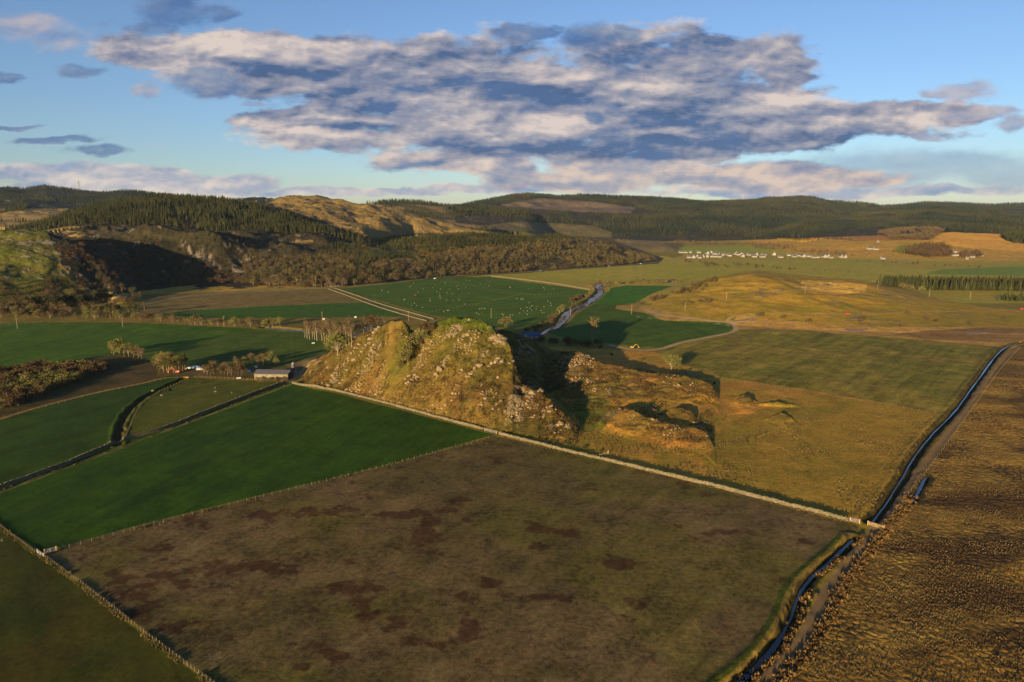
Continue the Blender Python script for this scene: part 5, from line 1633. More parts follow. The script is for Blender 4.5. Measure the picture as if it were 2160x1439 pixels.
tufts('rank_grass', 'dry rank grass growing under the fences and along the walls', edge, 0.35, 0.75, simple_mat('dry_grass', (0.13, 0.105, 0.038), 0.95, 0.05, 0.4, 0.3, col2=(0.075, 0.075, 0.022)), 73, 'grass')
bush_row([(-10, 662), (60, 668), (150, 664), (260, 660)], 24, 5, 9, ['bare', 'dark', 'bud'], 'belt_tree', 'tree in the tangled belt between the shelter belt and the river', 'trees between the shelter belt and the river', 5, 'tree')  # no one species: same bare, dark and budding prototypes as the rows nearby
trees([(8, 655, 11), (50, 650, 12), (95, 652, 11), (130, 655, 10), (238, 662, 11), (292, 672, 10), (305, 655, 9)], 'pine', 'pine_tree', 'dark pine in the wooded river corner at the left', 'pines in the left river corner', 'pine')

# ------------------------------------------------------------------ walls, fences, gates
def drystone(name, label, pts, h=1.25, th=0.6, px=True, seed=0):
    r = np.random.default_rng(700 + seed)
    ln = smooth_line([tuple(p[:2]) for p in hits(pts)] if px else pts, 0.62)
    z = terrain(ln[:, 0], ln[:, 1])
    V, Fq = [], []

    def box(c, d, L, W, H):
        n_ = np.array((-d[1], d[0], 0))
        d3 = np.array((d[0], d[1], 0))
        o = len(V)
        for sx, sy, sz in ((-1, -1, -1), (1, -1, -1), (1, 1, -1), (-1, 1, -1), (-1, -1, 1), (1, -1, 1), (1, 1, 1), (-1, 1, 1)):
            j = r.normal(size=3) * 0.035
            V.append(c + d3 * L * sx / 2 + n_ * W * sy / 2 + np.array((0, 0, H * sz / 2)) + j)
        for f in ((0, 3, 2, 1), (4, 5, 6, 7), (0, 1, 5, 4), (1, 2, 6, 5), (2, 3, 7, 6), (3, 0, 4, 7)):
            Fq.append([o + i for i in f])

    for i in range(len(ln) - 1):
        d = ln[i + 1] - ln[i]
        L = np.hypot(*d)
        d = d / L
        hh = h * (0.9 + 0.16 * float(vnoise(i * 0.13, 3.1, 2)))
        nc = 4
        for c in range(nc):
            zc = z[i] - 0.1 + hh * (c + 0.5) / nc
            off = (0.5 + 0.5 * (c % 2)) * L
            box(np.array((ln[i][0] + d[0] * off, ln[i][1] + d[1] * off, zc)), d, L * r.uniform(0.9, 1.05), th * (1 - 0.35 * c / nc) * r.uniform(0.9, 1.1), hh / nc * r.uniform(0.95, 1.1))
        if r.random() < 0.75:
            box(np.array((ln[i][0], ln[i][1], z[i] - 0.02 + hh + 0.08)), d, L * 0.6, th * 0.7, 0.3 * r.uniform(0.6, 1.2))
    o = link(name, make_mesh(name, np.array(V), np.array(Fq), [WALLSTONE]))
    tag(o, label, 'wall')
    return o


WALLSTONE = simple_mat('field_stone', (0.145, 0.12, 0.08), 0.95, 0.1, 0.5, 1.8, col2=(0.11, 0.10, 0.05), bump=0.08)
drystone('drystone_wall', 'sunlit drystone wall between the green field and the fort hill', [(616, 809), (640, 814), (680, 820), (720, 828), (760, 838), (830, 856), (900, 875), (970, 894), (1020, 907)], seed=1)
drystone('drystone_wall', 'sunlit drystone wall along the far side of the bare brown field', [(1052, 916), (1130, 936), (1200, 954), (1300, 977), (1400, 1001), (1500, 1025), (1600, 1051), (1700, 1076), (1788, 1099)], seed=2)
drystone('drystone_wall', 'shaded wall with verge along the left side of the green field', [(-60, 1052), (0, 1031), (120, 988), (250, 940), (350, 904), (440, 869), (530, 834), (602, 808)], h=1.5, th=0.9, seed=3)
drystone('drystone_wall', 'far pale wall above the sheep pasture', [(1036, 583), (1100, 590), (1170, 599), (1245, 612)], h=1.3, th=0.7, seed=4)
drystone('drystone_wall', 'pale wall along the near side of the farm road', [(692, 610), (745, 629), (800, 649), (860, 667), (900, 678)], h=0.9, th=0.5, seed=5)
drystone('drystone_wall', 'pale wall along the far side of the farm road', [(704, 608), (750, 623), (806, 643), (866, 660), (915, 674)], h=0.9, th=0.5, seed=6)

WOOD = simple_mat('weathered_wood', (0.12, 0.09, 0.052), 0.85, 0.15, 0.3, 2.0)
NEWWOOD = simple_mat('pale_timber', (0.42, 0.30, 0.15), 0.8, 0.15, 0.25, 2.0)
WIRE = simple_mat('fence_wire', (0.22, 0.21, 0.19), 0.6, 0.3, 0.1, 2.0, 0.4)
GALV = simple_mat('galvanised_steel', (0.36, 0.37, 0.37), 0.45, 0.4, 0.1, 2.0, 0.5)


def post_mesh(h, w):
    V, Fq = [], []
    for z, s in ((-0.3, 1.0), (h * 0.94, 0.92), (h, 0.45)):
        V += [(-w * s / 2, -w * s / 2, z), (w * s / 2, -w * s / 2, z), (w * s / 2, w * s / 2, z), (-w * s / 2, w * s / 2, z)]
    for l in (0, 4):
        for i in range(4):
            j = (i + 1) % 4
            Fq.append((l + i, l + j, l + 4 + j, l + 4 + i))
    Fq.append((8, 9, 10, 11))
    return make_mesh('post', V, Fq, [WOOD])


def fence(label, pts, sp=4.0, h=1.2, w=0.13, wires=True, seed=0):
    r = random.Random(seed)
    ln = smooth_line([tuple(p[:2]) for p in hits(pts)], 1.0)
    L = np.r_[0, np.cumsum(np.hypot(*np.diff(ln, axis=0).T))]
    n = min(100, int(L[-1] / sp) + 1)
    s = np.linspace(0, L[-1], n)
    X = np.interp(s, L, ln[:, 0])
    Y = np.interp(s, L, ln[:, 1])
    Z = terrain(X, Y)
    root = link('fence', None, None, (X[0], Y[0], Z[0]))
    tag(root, label, 'fence')
    me = post_mesh(h, w)
    for i in range(n):
        p = link('post', me, root, (X[i] - X[0], Y[i] - Y[0], Z[i] - Z[0]), r.uniform(0, 1))
        p.rotation_euler = (r.gauss(0, 0.04), r.gauss(0, 0.04), r.uniform(0, 1))
        q = r.uniform(0.9, 1.12)
        p.scale = (1, 1, q)
    if wires:
        V, T = [], []
        for k in (0.25, 0.55, 0.85, 0.97):
            for i in range(n - 1):
                tube(V, T, (X[i] - X[0], Y[i] - Y[0], Z[i] - Z[0] + h * k), (X[i + 1] - X[0], Y[i + 1] - Y[0], Z[i + 1] - Z[0] + h * k), 0.004, 0.004, 3)
        link('wire', make_mesh('wire', np.array(V), np.array(T), [WIRE]), root)
    return root


fence('post and wire fence between the olive field and the bare brown field', [(92, 1175), (150, 1217), (220, 1270), (300, 1333), (380, 1394), (470, 1460)], 1.55, 1.25, 0.14, seed=1)
fence('post and wire fence at the left edge between the olive and dark green fields', [(-60, 1068), (0, 1112), (40, 1142), (74, 1167)], 1.6, 1.25, 0.14, seed=2)
fence('straight fence between the dark green field and the bare brown field', [(122, 1161), (200, 1141), (300, 1113), (400, 1087), (500, 1062), (600, 1038), (700, 1012), (800, 987), (900, 960), (1030, 926)], 2.9, 1.2, 0.14, seed=3)
fence('curving fence around the small paddock with black cattle', [(262, 930), (275, 900), (290, 866), (310, 845), (340, 826), (370, 812), (400, 800), (420, 794)], 3.0, 1.25, 0.16, seed=4)
fence('fence along the moor side of the lower track', [(1858, 1122), (1830, 1160), (1790, 1215), (1755, 1270), (1715, 1340), (1650, 1439), (1600, 1500)], 2.6, 1.15, 0.12, seed=5)
fence('fence along the moor side of the upper track', [(1862, 1112), (1905, 1058), (1950, 1000), (2010, 920), (2060, 850), (2110, 780), (2150, 735)], 4.2, 1.15, 0.12, seed=6)
fence('fence between the grazing field and the rough pasture', [(1512, 797), (1560, 806), (1640, 819), (1720, 831), (1800, 843), (1880, 856), (1972, 873)], 3.6, 1.2, 0.13, seed=7)
fence('zigzag fence enclosing the low knolls in the rough pasture', [(1282, 962), (1380, 955), (1500, 943), (1570, 922), (1640, 903), (1704, 884), (1690, 865), (1650, 835), (1610, 815)], 3.8, 1.1, 0.12, seed=8)
fence('pale-posted fence across the middle of the sheep pasture', [(906, 660), (970, 648), (1030, 637), (1095, 623)], 5.5, 1.3, 0.24, False, seed=9)
fence('fence along the rushy strip dividing the sheep pasture', [(930, 592), (980, 600), (1040, 611), (1090, 619), (1140, 623), (1220, 613)], 6, 1.3, 0.22, False, seed=10)
fence('fence along the upper edge of the left field', [(0, 686), (100, 680), (200, 679), (300, 681), (400, 686), (500, 692), (640, 700)], 6, 1.2, 0.2, False, seed=11)
fence('fence along the lower edge of the brown field beyond the river', [(300, 661), (400, 656), (560, 645), (690, 640), (790, 636)], 7, 1.2, 0.22, False, seed=12)
fence('fence beside the scrub track above the left green field', [(-40, 894), (60, 868), (130, 850), (200, 831), (300, 811), (350, 800)], 3.4, 1.2, 0.15, seed=13)
fence('fence along the river bank beside the shaded green field', [(1170, 692), (1200, 676), (1225, 658), (1250, 644)], 6, 1.2, 0.2, False, seed=14)
fence('fence along the farmyard side of the paddock', [(426, 796), (480, 800), (540, 804), (596, 806)], 3.2, 1.3, 0.18, seed=15)
fence('fence of the narrow green strip beyond the river', [(640, 675), (740, 668), (860, 664)], 7, 1.2, 0.22, False, seed=16)


def gate(label, a, b, mat=None, h=1.25):
    P = hits([a, b])
    p0, p1 = P[0].copy(), P[1].copy()
    p0[2], p1[2] = terr1(*p0[:2]), terr1(*p1[:2])
    root = link('field_gate', None, None, p0)
    tag(root, label, 'gate')
    d = p1 - p0
    V, T = [], []
    n = 6
    for i in range(n):
        z = 0.15 + h * i / (n - 1) * 0.9
        tube(V, T, (0, 0, z), (d[0], d[1], d[2] + z), 0.04, 0.04, 5)
    for f in (0.02, 0.5, 0.98):
        tube(V, T, d * f + np.array((0, 0, 0.12)), d * f + np.array((0, 0, h * 0.98)), 0.045, 0.045, 5)
    tube(V, T, (0, 0, 0.15), d * 0.5 + np.array((0, 0, h * 0.95)), 0.035, 0.035, 5)
    link('gate_panel', make_mesh('gate_panel', np.array(V), np.array(T), [mat or GALV]), root)
    for f in (-0.06, 1.06):
        V, T = [], []
        tube(V, T, d * f + np.array((0, 0, -0.2)), d * f + np.array((0, 0, h + 0.25)), 0.13, 0.12, 7)
        tube(V, T, d * f + np.array((0, 0, h + 0.25)), d * f + np.array((0, 0, h + 0.3)), 0.12, 0.01, 7)
        link('gate_post', make_mesh('gate_post', np.array(V), np.array(T), [NEWWOOD]), root)
    return root


gate('galvanised gate at the corner of the olive and brown fields', (80, 1168), (92, 1176))
gate('galvanised gate closing the corner of the dark green field', (96, 1168), (118, 1162))
gate('gate in the wall where the green field, brown field and hill meet', (1024, 909), (1046, 915))
gate('galvanised gate at the right end of the long sunlit wall', (1794, 1100), (1812, 1104))
gate('timber gate over the track beside the ditch', (1832, 1108), (1862, 1117), NEWWOOD)
gate('gate at the farmyard end of the hill track', (606, 800), (612, 794))
gate('footbridge gate behind the wall below the rough pasture', (1266, 964), (1282, 957), NEWWOOD, 1.1)

# ------------------------------------------------------------------ poles
def pole_meshes():
    V, T = [], []
    tube(V, T, (0, 0, -0.5), (0, 0, 9.0), 0.15, 0.11, 8)
    a = make_mesh('shaft', np.array(V), np.array(T), [PALEPOLE])
    V, T = [], []
    tube(V, T, (-1.0, 0, 8.5), (1.0, 0, 8.5), 0.07, 0.07, 5)
    b = make_mesh('crossarm', np.array(V), np.array(T), [PALEPOLE])
    V, T = [], []
    for x in (-0.9, 0, 0.9):
        tube(V, T, (x, 0, 8.55), (x, 0, 8.85), 0.06, 0.04, 5)
    c = make_mesh('insulator', np.array(V), np.array(T), [GALV])
    return a, b, c


PALEPOLE = simple_mat('pole_wood', (0.27, 0.20, 0.12), 0.9, 0.1, 0.25, 1.0)
PM = pole_meshes()
for (px, py, lab) in [(37, 694, 'wooden pole at the far left of the upper left field'), (259, 690, 'wooden pole at the top edge of the left field'), (473, 688, 'wooden pole among the riverside bushes above the left field'),
                      (680, 678, 'wooden pole beside the white bale on the river strip'), (862, 677, 'wooden pole by the farm road left of the summit'), (1036, 671, 'wooden pole in the sheep pasture behind the summit'),
                      (1203, 668, 'wooden pole on the river bank by the shaded field'), (1332, 663, 'wooden pole in the shaded end of the river field'), (1445, 656, 'wooden pole on the left foot of the golden hill'),
                      (1532, 635, 'wooden pole on the left face of the golden hill'), (1698, 619, 'wooden pole in the pale patch of the golden hill'), (1851, 609, 'wooden pole on the crest of the golden hill'),
                      (1960, 626, 'wooden pole below the right plantation'), (2046, 632, 'short wooden pole right of the plantation pole'), (1661, 548, 'wooden pole in the meadow before the village')]:
    p = hits([(px, py)])[0]
    root = link('utility_pole', None, None, (p[0], p[1], p[2]), 0.5)
    tag(root, lab, 'utility pole')
    for nm, me in zip(('shaft', 'crossarm', 'insulator'), PM):
        link(nm, me, root)


def mast(px, py, Y, h, lab):
    x, _, z = at_depth(px, py, Y)
    g = terr1(x, Y)
    root = link('lattice_pylon', None, None, (x, Y, g))
    tag(root, lab, 'pylon')
    V, T = [], []
    for sx, sy in ((-1, -1), (1, -1), (1, 1), (-1, 1)):
        tube(V, T, (sx * 3, sy * 3, 0), (sx * 0.6, sy * 0.6, h), 0.5, 0.4, 4)
    for k in range(6):
        f0, f1 = k / 6, (k + 1) / 6
        w0, w1 = 3 - 2.4 * f0, 3 - 2.4 * f1
        tube(V, T, (-w0, -w0, h * f0), (w1, -w1, h * f1), 0.25, 0.25, 4)
        tube(V, T, (w0, w0, h * f0), (-w1, w1, h * f1), 0.25, 0.25, 4)
    link('tower', make_mesh('tower', np.array(V), np.array(T), [GALV]), root)
    V, T = [], []
    for f in (0.7, 0.83, 0.96):
        tube(V, T, (-6, 0, h * f), (6, 0, h * f), 0.4, 0.4, 4)
    link('arm', make_mesh('arm', np.array(V), np.array(T), [GALV]), root)


mast(1453, 418, 3950, 44, 'thin lattice pylon on the skyline left of the right-hand summit')
mast(1568, 420, 3950, 44, 'thin lattice pylon nearer the right-hand summit on the skyline')
mast(168, 402, 3150, 48, 'tall thin mast on the far skyline at the left')

# ------------------------------------------------------------------ buildings
WHITE = simple_mat('white_render', (0.23, 0.21, 0.185), 0.8, 0.2, 0.15, 0.5, obj_var=0.12)
SLATE = simple_mat('slate_roof', (0.085, 0.08, 0.08), 0.6, 0.3, 0.25, 1.5)
DARKWIN = simple_mat('window_glass', (0.03, 0.035, 0.04), 0.15, 0.5, 0.1)
BUFF = simple_mat('buff_blockwork', (0.17, 0.13, 0.085), 0.9, 0.1, 0.3, 1.0)
TIN = simple_mat('grey_sheeting', (0.075, 0.075, 0.085), 0.8, 0.3, 0.2, 0.8)
BLUE = simple_mat('blue_roof_sheet', (0.03, 0.07, 0.16), 0.5, 0.4, 0.15)
RED = simple_mat('red_boards', (0.30, 0.05, 0.04), 0.7, 0.2, 0.2)


def boxes(L):
    V, Fq = [], []
    for (x0, y0, z0, x1, y1, z1) in L:
        o = len(V)
        V += [(x0, y0, z0), (x1, y0, z0), (x1, y1, z0), (x0, y1, z0), (x0, y0, z1), (x1, y0, z1), (x1, y1, z1), (x0, y1, z1)]
        Fq += [(o, o + 3, o + 2, o + 1), (o + 4, o + 5, o + 6, o + 7), (o, o + 1, o + 5, o + 4), (o + 1, o + 2, o + 6, o + 5), (o + 2, o + 3, o + 7, o + 6), (o + 3, o, o + 4, o + 7)]
    return V, Fq


def house(name, label, cat, x, y, rz, L, W, H, rise, wall, roof, group=None, chim=1, windows=0, door=False, z=None):
    z = terr1(x, y) if z is None else z
    root = link(name, None, None, (x, y, z), rz)
    tag(root, label, cat, group)
    a, b = L / 2, W / 2
    V = [(-a, -b, -0.5), (a, -b, -0.5), (a, b, -0.5), (-a, b, -0.5), (-a, -b, H), (a, -b, H), (a, b, H), (-a, b, H), (-a, 0, H + rise), (a, 0, H + rise)]
    Fq = [(0, 1, 5, 4), (2, 3, 7, 6), (1, 2, 6, 9, 5), (3, 0, 4, 8, 7)]
    link('wall', make_mesh('wall', V, Fq, [wall]), root)
    o, t = 0.35, 0.22
    sl = rise / b
    V, Fq = [], []
    for s in (-1, 1):
        k = len(V)
        e = b + o
        V += [(-a - o, s * e, H - o * sl + 0.02), (a + o, s * e, H - o * sl + 0.02), (a + o, 0, H + rise + 0.02), (-a - o, 0, H + rise + 0.02)]
        V += [(-a - o, s * e, H - o * sl + t), (a + o, s * e, H - o * sl + t), (a + o, 0, H + rise + t), (-a - o, 0, H + rise + t)]
        Fq += [(k, k + 1, k + 2, k + 3), (k + 4, k + 7, k + 6, k + 5), (k, k + 4, k + 5, k + 1), (k + 1, k + 5, k + 6, k + 2), (k, k + 3, k + 7, k + 4)]
    ro = link('roof', make_mesh('roof', V, Fq, [roof]), root)
    for i in range(chim):
        cx = (-a + 0.6) if i == 0 else (a - 0.6)
        V, Fq = boxes([(cx - 0.4, -0.35, H + rise - 0.6, cx + 0.4, 0.35, H + rise + 1.1), (cx - 0.48, -0.43, H + rise + 1.1, cx + 0.48, 0.43, H + rise + 1.25)])
        link('chimney', make_mesh('chimney', V, Fq, [wall]), ro)
    for i in range(windows):
        wx = -a + L * (i + 0.7) / (windows + 0.4)
        V, Fq = boxes([(wx - 0.5, -b - 0.04, 0.9, wx + 0.5, -b + 0.02, 2.1)])
        link('window', make_mesh('window', V, Fq, [DARKWIN]), root)
    if door:
        V, Fq = boxes([(-0.5, -b - 0.05, 0, 0.5, -b + 0.02, 2.1)])
        link('door', make_mesh('door', V, Fq, [BLUE]), root)
    return root


ORD = 'first second third fourth fifth sixth seventh eighth ninth tenth eleventh twelfth thirteenth fourteenth fifteenth sixteenth seventeenth eighteenth nineteenth twentieth'.split()
ORD += ['twenty-' + w for w in ORD[:9]]
back = [(290, 160, 70, 0), (340, 160, 30, 0), (392, 158, 45, 0), (483, 160, 60, 0), (575, 172, 30, 1), (610, 165, 30, 1), (660, 176, 50, 0), (690, 172, 30, 0), (745, 186, 40, 0), (782, 188, 60, 0), (820, 195, 30, 0), (880, 178, 50, 1),
        (907, 184, 30, 0), (940, 184, 24, 1), (1025, 187, 50, 0), (1105, 188, 40, 1), (1190, 187, 70, 0), (1296, 184, 48, 2), (1460, 190, 30, 0), (1560, 195, 60, 0)]
front = [(375, 214, 60, 0), (425, 216, 30, 1), (460, 212, 50, 1), (492, 217, 30, 0), (522, 212, 30, 1), (570, 208, 30, 1), (612, 205, 75, 0), (652, 206, 40, 0), (705, 208, 60, 0), (735, 200, 30, 1), (958, 203, 38, 1), (1085, 206, 70, 0),
         (1175, 208, 80, 0), (1370, 212, 65, 0), (1520, 206, 60, 0), (1612, 204, 30, 1), (1672, 202, 24, 0), (1728, 214, 40, 0), (1768, 212, 30, 0), (1840, 208, 36, 1), (1878, 206, 30, 1), (1918, 216, 50, 0), (2025, 209, 30, 1), (2060, 212, 38, 1)]
for row, nm in ((back, 'back'), (front, 'front')):
    row.sort()
    for i, (X, Y, w, t) in enumerate(row):
        px, py = 1380 + X / 5.143, 500 + (Y + 14) / 5.143
        p = hits([(px, py)])[0]
        W = 0.75 * w / 5.143 * p[1] / 1440
        if t == 0:
            house('village_house', f'white house with grey roof, {ORD[i]} from the left in the {nm} row of the village', 'house', p[0], p[1], random.uniform(-0.25, 0.25), max(W, 8), 7, 2.8, 2.6, WHITE, SLATE, 'village houses', 1, z=p[2])
        else:
            house('village_house', f'white gable-fronted house, {ORD[i]} from the left in the {nm} row of the village', 'house', p[0], p[1], math.pi / 2 + random.uniform(-0.15, 0.15), 11, max(W, 7), 3.4, max(W, 7) * 0.48, WHITE, SLATE, 'village houses', 2 if t == 2 else 1, z=p[2])
for (X, Y, w, t, lab) in [(310, 262, 64, 0, 'white farmhouse alone on the golden slope right of the village'), (385, 268, 46, 0, 'low white outbuilding beside the lone slope farmhouse'), (1325, 340, 88, 0, 'large white house at the right end of the brown wood'),
                          (1325, 298, 40, 0, 'small white house behind the large one by the wood'), (1535, 360, 55, 0, 'white house half hidden by trees at the far right'), (1640, 345, 46, 1, 'white gable house right of the half hidden one'),
                          (1475, 380, 22, 0, 'tiny white cottage by the valley road at the right'), (410, 176, 16, 0, 'tiny white hut high on the golden slope'), (465, 380, 40, 0, 'low pale shed in the hedge below the slope farmhouse')]:
    p = hits([(1780 + X / 5.684, 480 + Y / 5.684)])[0]
    W = w / 5.684 * p[1] / 1440
    house('white_house', lab, 'house', p[0], p[1], 0.15 if t == 0 else 1.5, max(W, 4), min(7, max(W, 4)), 3.0, 2.6, WHITE, SLATE, None, 1, z=p[2])

P = hits([(538, 803), (612, 803), (575, 798)])
c = hits([(574, 801)])[0]
dx = P[1][0] - P[0][0]
root = house('long_shed', 'long grey-roofed farm shed with buff walls by the yard', 'shed', c[0], c[1] + 4, -0.06, dx * 0.98, 9.5, 3.6, 1.5, BUFF, TIN, None, 0)
V, Fq = boxes([(dx * 0.49 - 0.02, -3.6, 0, dx * 0.49 + 0.08, 3.6, 3.4)])
link('door', make_mesh('door', V, Fq, [DARKWIN]), root)  # dark sheet painted in for the shade inside the open gable end
for i in range(3):
    V, Fq = boxes([(-dx * 0.4 + i * dx * 0.3, -4.85, 1.6, -dx * 0.4 + i * dx * 0.3 + 3, -4.74, 2.8)])
    link('window', make_mesh('window', V, Fq, [simple_mat('skylight_sheet', (0.14, 0.13, 0.10), 0.5, 0.4)]), root)
p = hits([(617, 786)])[0]
root = link('feed_silo', None, None, (p[0], p[1] + 2, terr1(p[0], p[1] + 2)))
tag(root, 'dark feed silo with a pale cap behind the long shed', 'silo')
V, T = [], []
tube(V, T, (0, 0, 1.8), (0, 0, 5.2), 1.1, 1.1, 14)
tube(V, T, (0, 0, 0.8), (0, 0, 1.8), 0.25, 1.1, 14)
link('tank', make_mesh('tank', np.array(V), np.array(T), [TIN]), root)
V, T = [], []
tube(V, T, (0, 0, 5.2), (0, 0, 6.1), 1.15, 0.25, 14)
tube(V, T, (0, 0, 6.1), (0, 0, 6.35), 0.3, 0.28, 10)
link('cap', make_mesh('cap', np.array(V), np.array(T), [WHITE]), root)
for a in range(4):
    V, T = [], []
    x_, y_ = math.cos(a * 1.571 + 0.78) * 1.0, math.sin(a * 1.571 + 0.78) * 1.0
    tube(V, T, (x_, y_, -0.2), (x_, y_, 2.2), 0.08, 0.08, 5)
    link('leg', make_mesh('leg', np.array(V), np.array(T), [GALV]), root)
p = on_plane(757, 719)
house('farmhouse', 'low buff farmhouse half hidden behind the left shoulder of the hill', 'house', p[0] + 2, p[1] + 4, 0.15, 14, 7, 2.4, 2.0, BUFF, SLATE, None, 1, 3, True)
p = on_plane(768, 709)
house('farm_cottage', 'dark-roofed cottage with blue gable behind the buff farmhouse', 'house', p[0] + 3, p[1] + 8, 0.5, 9, 6, 3.0, 2.4, WHITE, SLATE, None, 1, 2, False)
p = hits([(700, 716)])[0]
house('red_shed', 'small red shed with a white roof by the slim grove', 'shed', p[0], p[1], 0.1, 4.2, 3.4, 2.2, 0.8, RED, WHITE, None, 0, 1, False)
p = on_plane(1123, 717)
house('blue_roofed_shed', 'blue-roofed shed in the shadow behind the hill', 'shed', p[0], p[1] + 3, 0.4, 11, 7, 2.6, 1.8, WHITE, BLUE, None, 0, 1, False)
p = on_plane(1112, 712)
house('green_shed', 'small grey-green shed left of the blue-roofed one', 'shed', p[0] - 2, p[1] + 6, 0.4, 6, 4, 2.2, 1.2, simple_mat('green_boards', (0.10, 0.16, 0.13), 0.7, 0.2), TIN, None, 0, 1, False)
p = hits([(1003, 672)])[0]

# ------------------------------------------------------------------ vehicles, machines, farm clutter
RUBBER = simple_mat('tyre_rubber', (0.02, 0.02, 0.02), 0.9, 0.1)


def wheel(V, T, x, y, r, w):
    tube(V, T, (x, y - w / 2, r), (x, y + w / 2, r), r, r, 12)
    o = len(V)
    for s in (-1, 1):
        o = len(V)
        V.append(np.array((x, y + s * w / 2, r)))
        for i in range(12):
            V.append(np.array((x + math.cos(i * 0.5236) * r, y + s * w / 2, r + math.sin(i * 0.5236) * r)))
        for i in range(12):
            T.append((o, o + 1 + i, o + 1 + (i + 1) % 12))


def car(label, px, py, rz, col, L=4.3, cat='car', name='parked_car'):
    p = hits([(px, py)])[0]
    root = link(name, None, None, (p[0], p[1], terr1(p[0], p[1]) + 0.02), rz)
    tag(root, label, cat)
    m = simple_mat('car_paint', col, 0.3, 0.5, 0.05)
    pr = [(-0.5, 0.35), (-0.5, 0.75), (-0.45, 0.9), (-0.36, 1.38), (0.05, 1.45), (0.22, 0.98), (0.47, 0.85), (0.5, 0.6), (0.5, 0.35)]
    V, Fq = [], []
    n = len(pr)
    for s in (-1, 1):
        for (u, z) in pr:
            V.append((u * L, s * (0.86 if z < 1.1 else 0.72), z))
    Fq.append(tuple(range(n - 1, -1, -1)))
    Fq.append(tuple(range(n, 2 * n)))
    for i in range(n):
        j = (i + 1) % n
        Fq.append((i, j, n + j, n + i))
    link('body', make_mesh('body', V, Fq, [m]), root)
    V, Fq = boxes([(-0.38 * L, -0.80, 1.0, 0.1 * L, -0.74, 1.32), (-0.38 * L, 0.74, 1.0, 0.1 * L, 0.80, 1.32)])
    link('window', make_mesh('window', V, Fq, [DARKWIN]), root)
    for x in (-0.3, 0.3):
        for y in (-0.78, 0.78):
            V, T = [], []
            wheel(V, T, 0, 0, 0.33, 0.2)
            link('wheel', make_mesh('wheel', np.array(V), np.array(T), [RUBBER]), root, (x * L, y, 0))
    return root


def img_heading(line, px, py):
    p = hits([(px, py)])[0][:2]
    i = int(np.argmin(np.hypot(*(line - p).T)))
    i = min(max(i, 1), len(line) - 2)
    d = line[i + 1] - line[i - 1]
    return math.atan2(d[1], d[0])


for lab, px, py, col in (('white car driving on the valley road above the sheep pasture', 918, 588.5, (0.7, 0.7, 0.7)), ('blue car on the valley road below the middle ridge', 1141, 572, (0.1, 0.2, 0.45)),
                         ('pale blue car farther right on the valley road', 1285, 562, (0.25, 0.35, 0.5)), ('pale car at the bend of the valley road', 1352, 557, (0.5, 0.5, 0.5))):
    car(lab, px, py, img_heading(MAIN_ROAD, px, py), col)
car('red car on the farm track across the golden hill', 1788, 663.5, 0.1, (0.45, 0.03, 0.03))
car('red car at the right edge on the golden hill track', 2156, 653, 0.2, (0.45, 0.03, 0.03))
car('white car parked in the farmyard left of the hedge', 401, 778, 0.3, (0.65, 0.65, 0.65))
car('pale blue van parked among the farmyard cars', 413, 776, 0.6, (0.3, 0.45, 0.6), 4.9, 'van', 'parked_van')
car('blue-grey car parked beside the pale blue van', 421, 779, 0.2, (0.15, 0.22, 0.32))
car('white pickup with reddish load by the farmyard hedge', 424, 781, 0.2, (0.6, 0.5, 0.5), 5.0, 'pickup', 'parked_pickup')


def excavator(label, px, py, rz, col, s=1.0):
    p = hits([(px, py)])[0]
    root = link('excavator', None, None, (p[0], p[1], terr1(p[0], p[1])), rz)
    root.scale = (s, s, s)
    tag(root, label, 'excavator')
    paint_ = simple_mat('machine_paint', col, 0.5, 0.4, 0.1)
    for y in (-1.1, 1.1):
        V, Fq = [], []
        pr = [(-1.9, 0.35), (-1.5, 0), (1.5, 0), (1.9, 0.35), (1.6, 0.8), (-1.6, 0.8)]
        for yy in (y - 0.3, y + 0.3):
            V += [(x, yy, z) for x, z in pr]
        Fq = [tuple(range(5, -1, -1)), tuple(range(6, 12))] + [(i, (i + 1) % 6, 6 + (i + 1) % 6, 6 + i) for i in range(6)]
        link('track', make_mesh('track', V, Fq, [RUBBER]), root)
    V, Fq = boxes([(-2.1, -1.25, 0.95, 1.2, 1.25, 1.35), (-2.1, -1.2, 1.35, -0.3, 1.2, 2.1), (-0.3, -1.2, 1.35, 1.0, -0.2, 1.7)])
    link('body', make_mesh('body', V, Fq, [paint_]), root)
    V, Fq = boxes([(-0.3, 0.1, 1.35, 1.1, 1.15, 2.9)])
    link('cab', make_mesh('cab', V, Fq, [DARKWIN]), root)
    for nm, a, b, w in (('boom', (1.0, -0.1, 1.5), (3.2, -0.1, 4.2), 0.28), ('boom', (3.2, -0.1, 4.2), (5.0, -0.1, 3.9), 0.24), ('arm', (5.0, -0.1, 3.9), (7.0, -0.1, 1.4), 0.2)):
        V, T = [], []
        tube(V, T, a, b, w, w * 0.8, 4)
        link(nm, make_mesh(nm, np.array(V), np.array(T), [paint_]), root)
    V = [(6.7, -0.6, 1.5), (7.2, -0.6, 1.4), (7.4, -0.6, 0.7), (6.6, -0.6, 0.6), (6.7, 0.4, 1.5), (7.2, 0.4, 1.4), (7.4, 0.4, 0.7), (6.6, 0.4, 0.6)]
    link('bucket', make_mesh('bucket', V, [(3, 2, 1, 0), (4, 5, 6, 7), (0, 1, 5, 4), (1, 2, 6, 5), (3, 0, 4, 7)], [paint_]), root)


excavator('orange excavator with its arm lowered left beside the paddock', 374, 787, math.pi, (0.55, 0.12, 0.025), 0.82)
excavator('small yellow excavator in the shadow by the river field track', 1334, 735, 0.15, (0.45, 0.28, 0.03), 0.7)


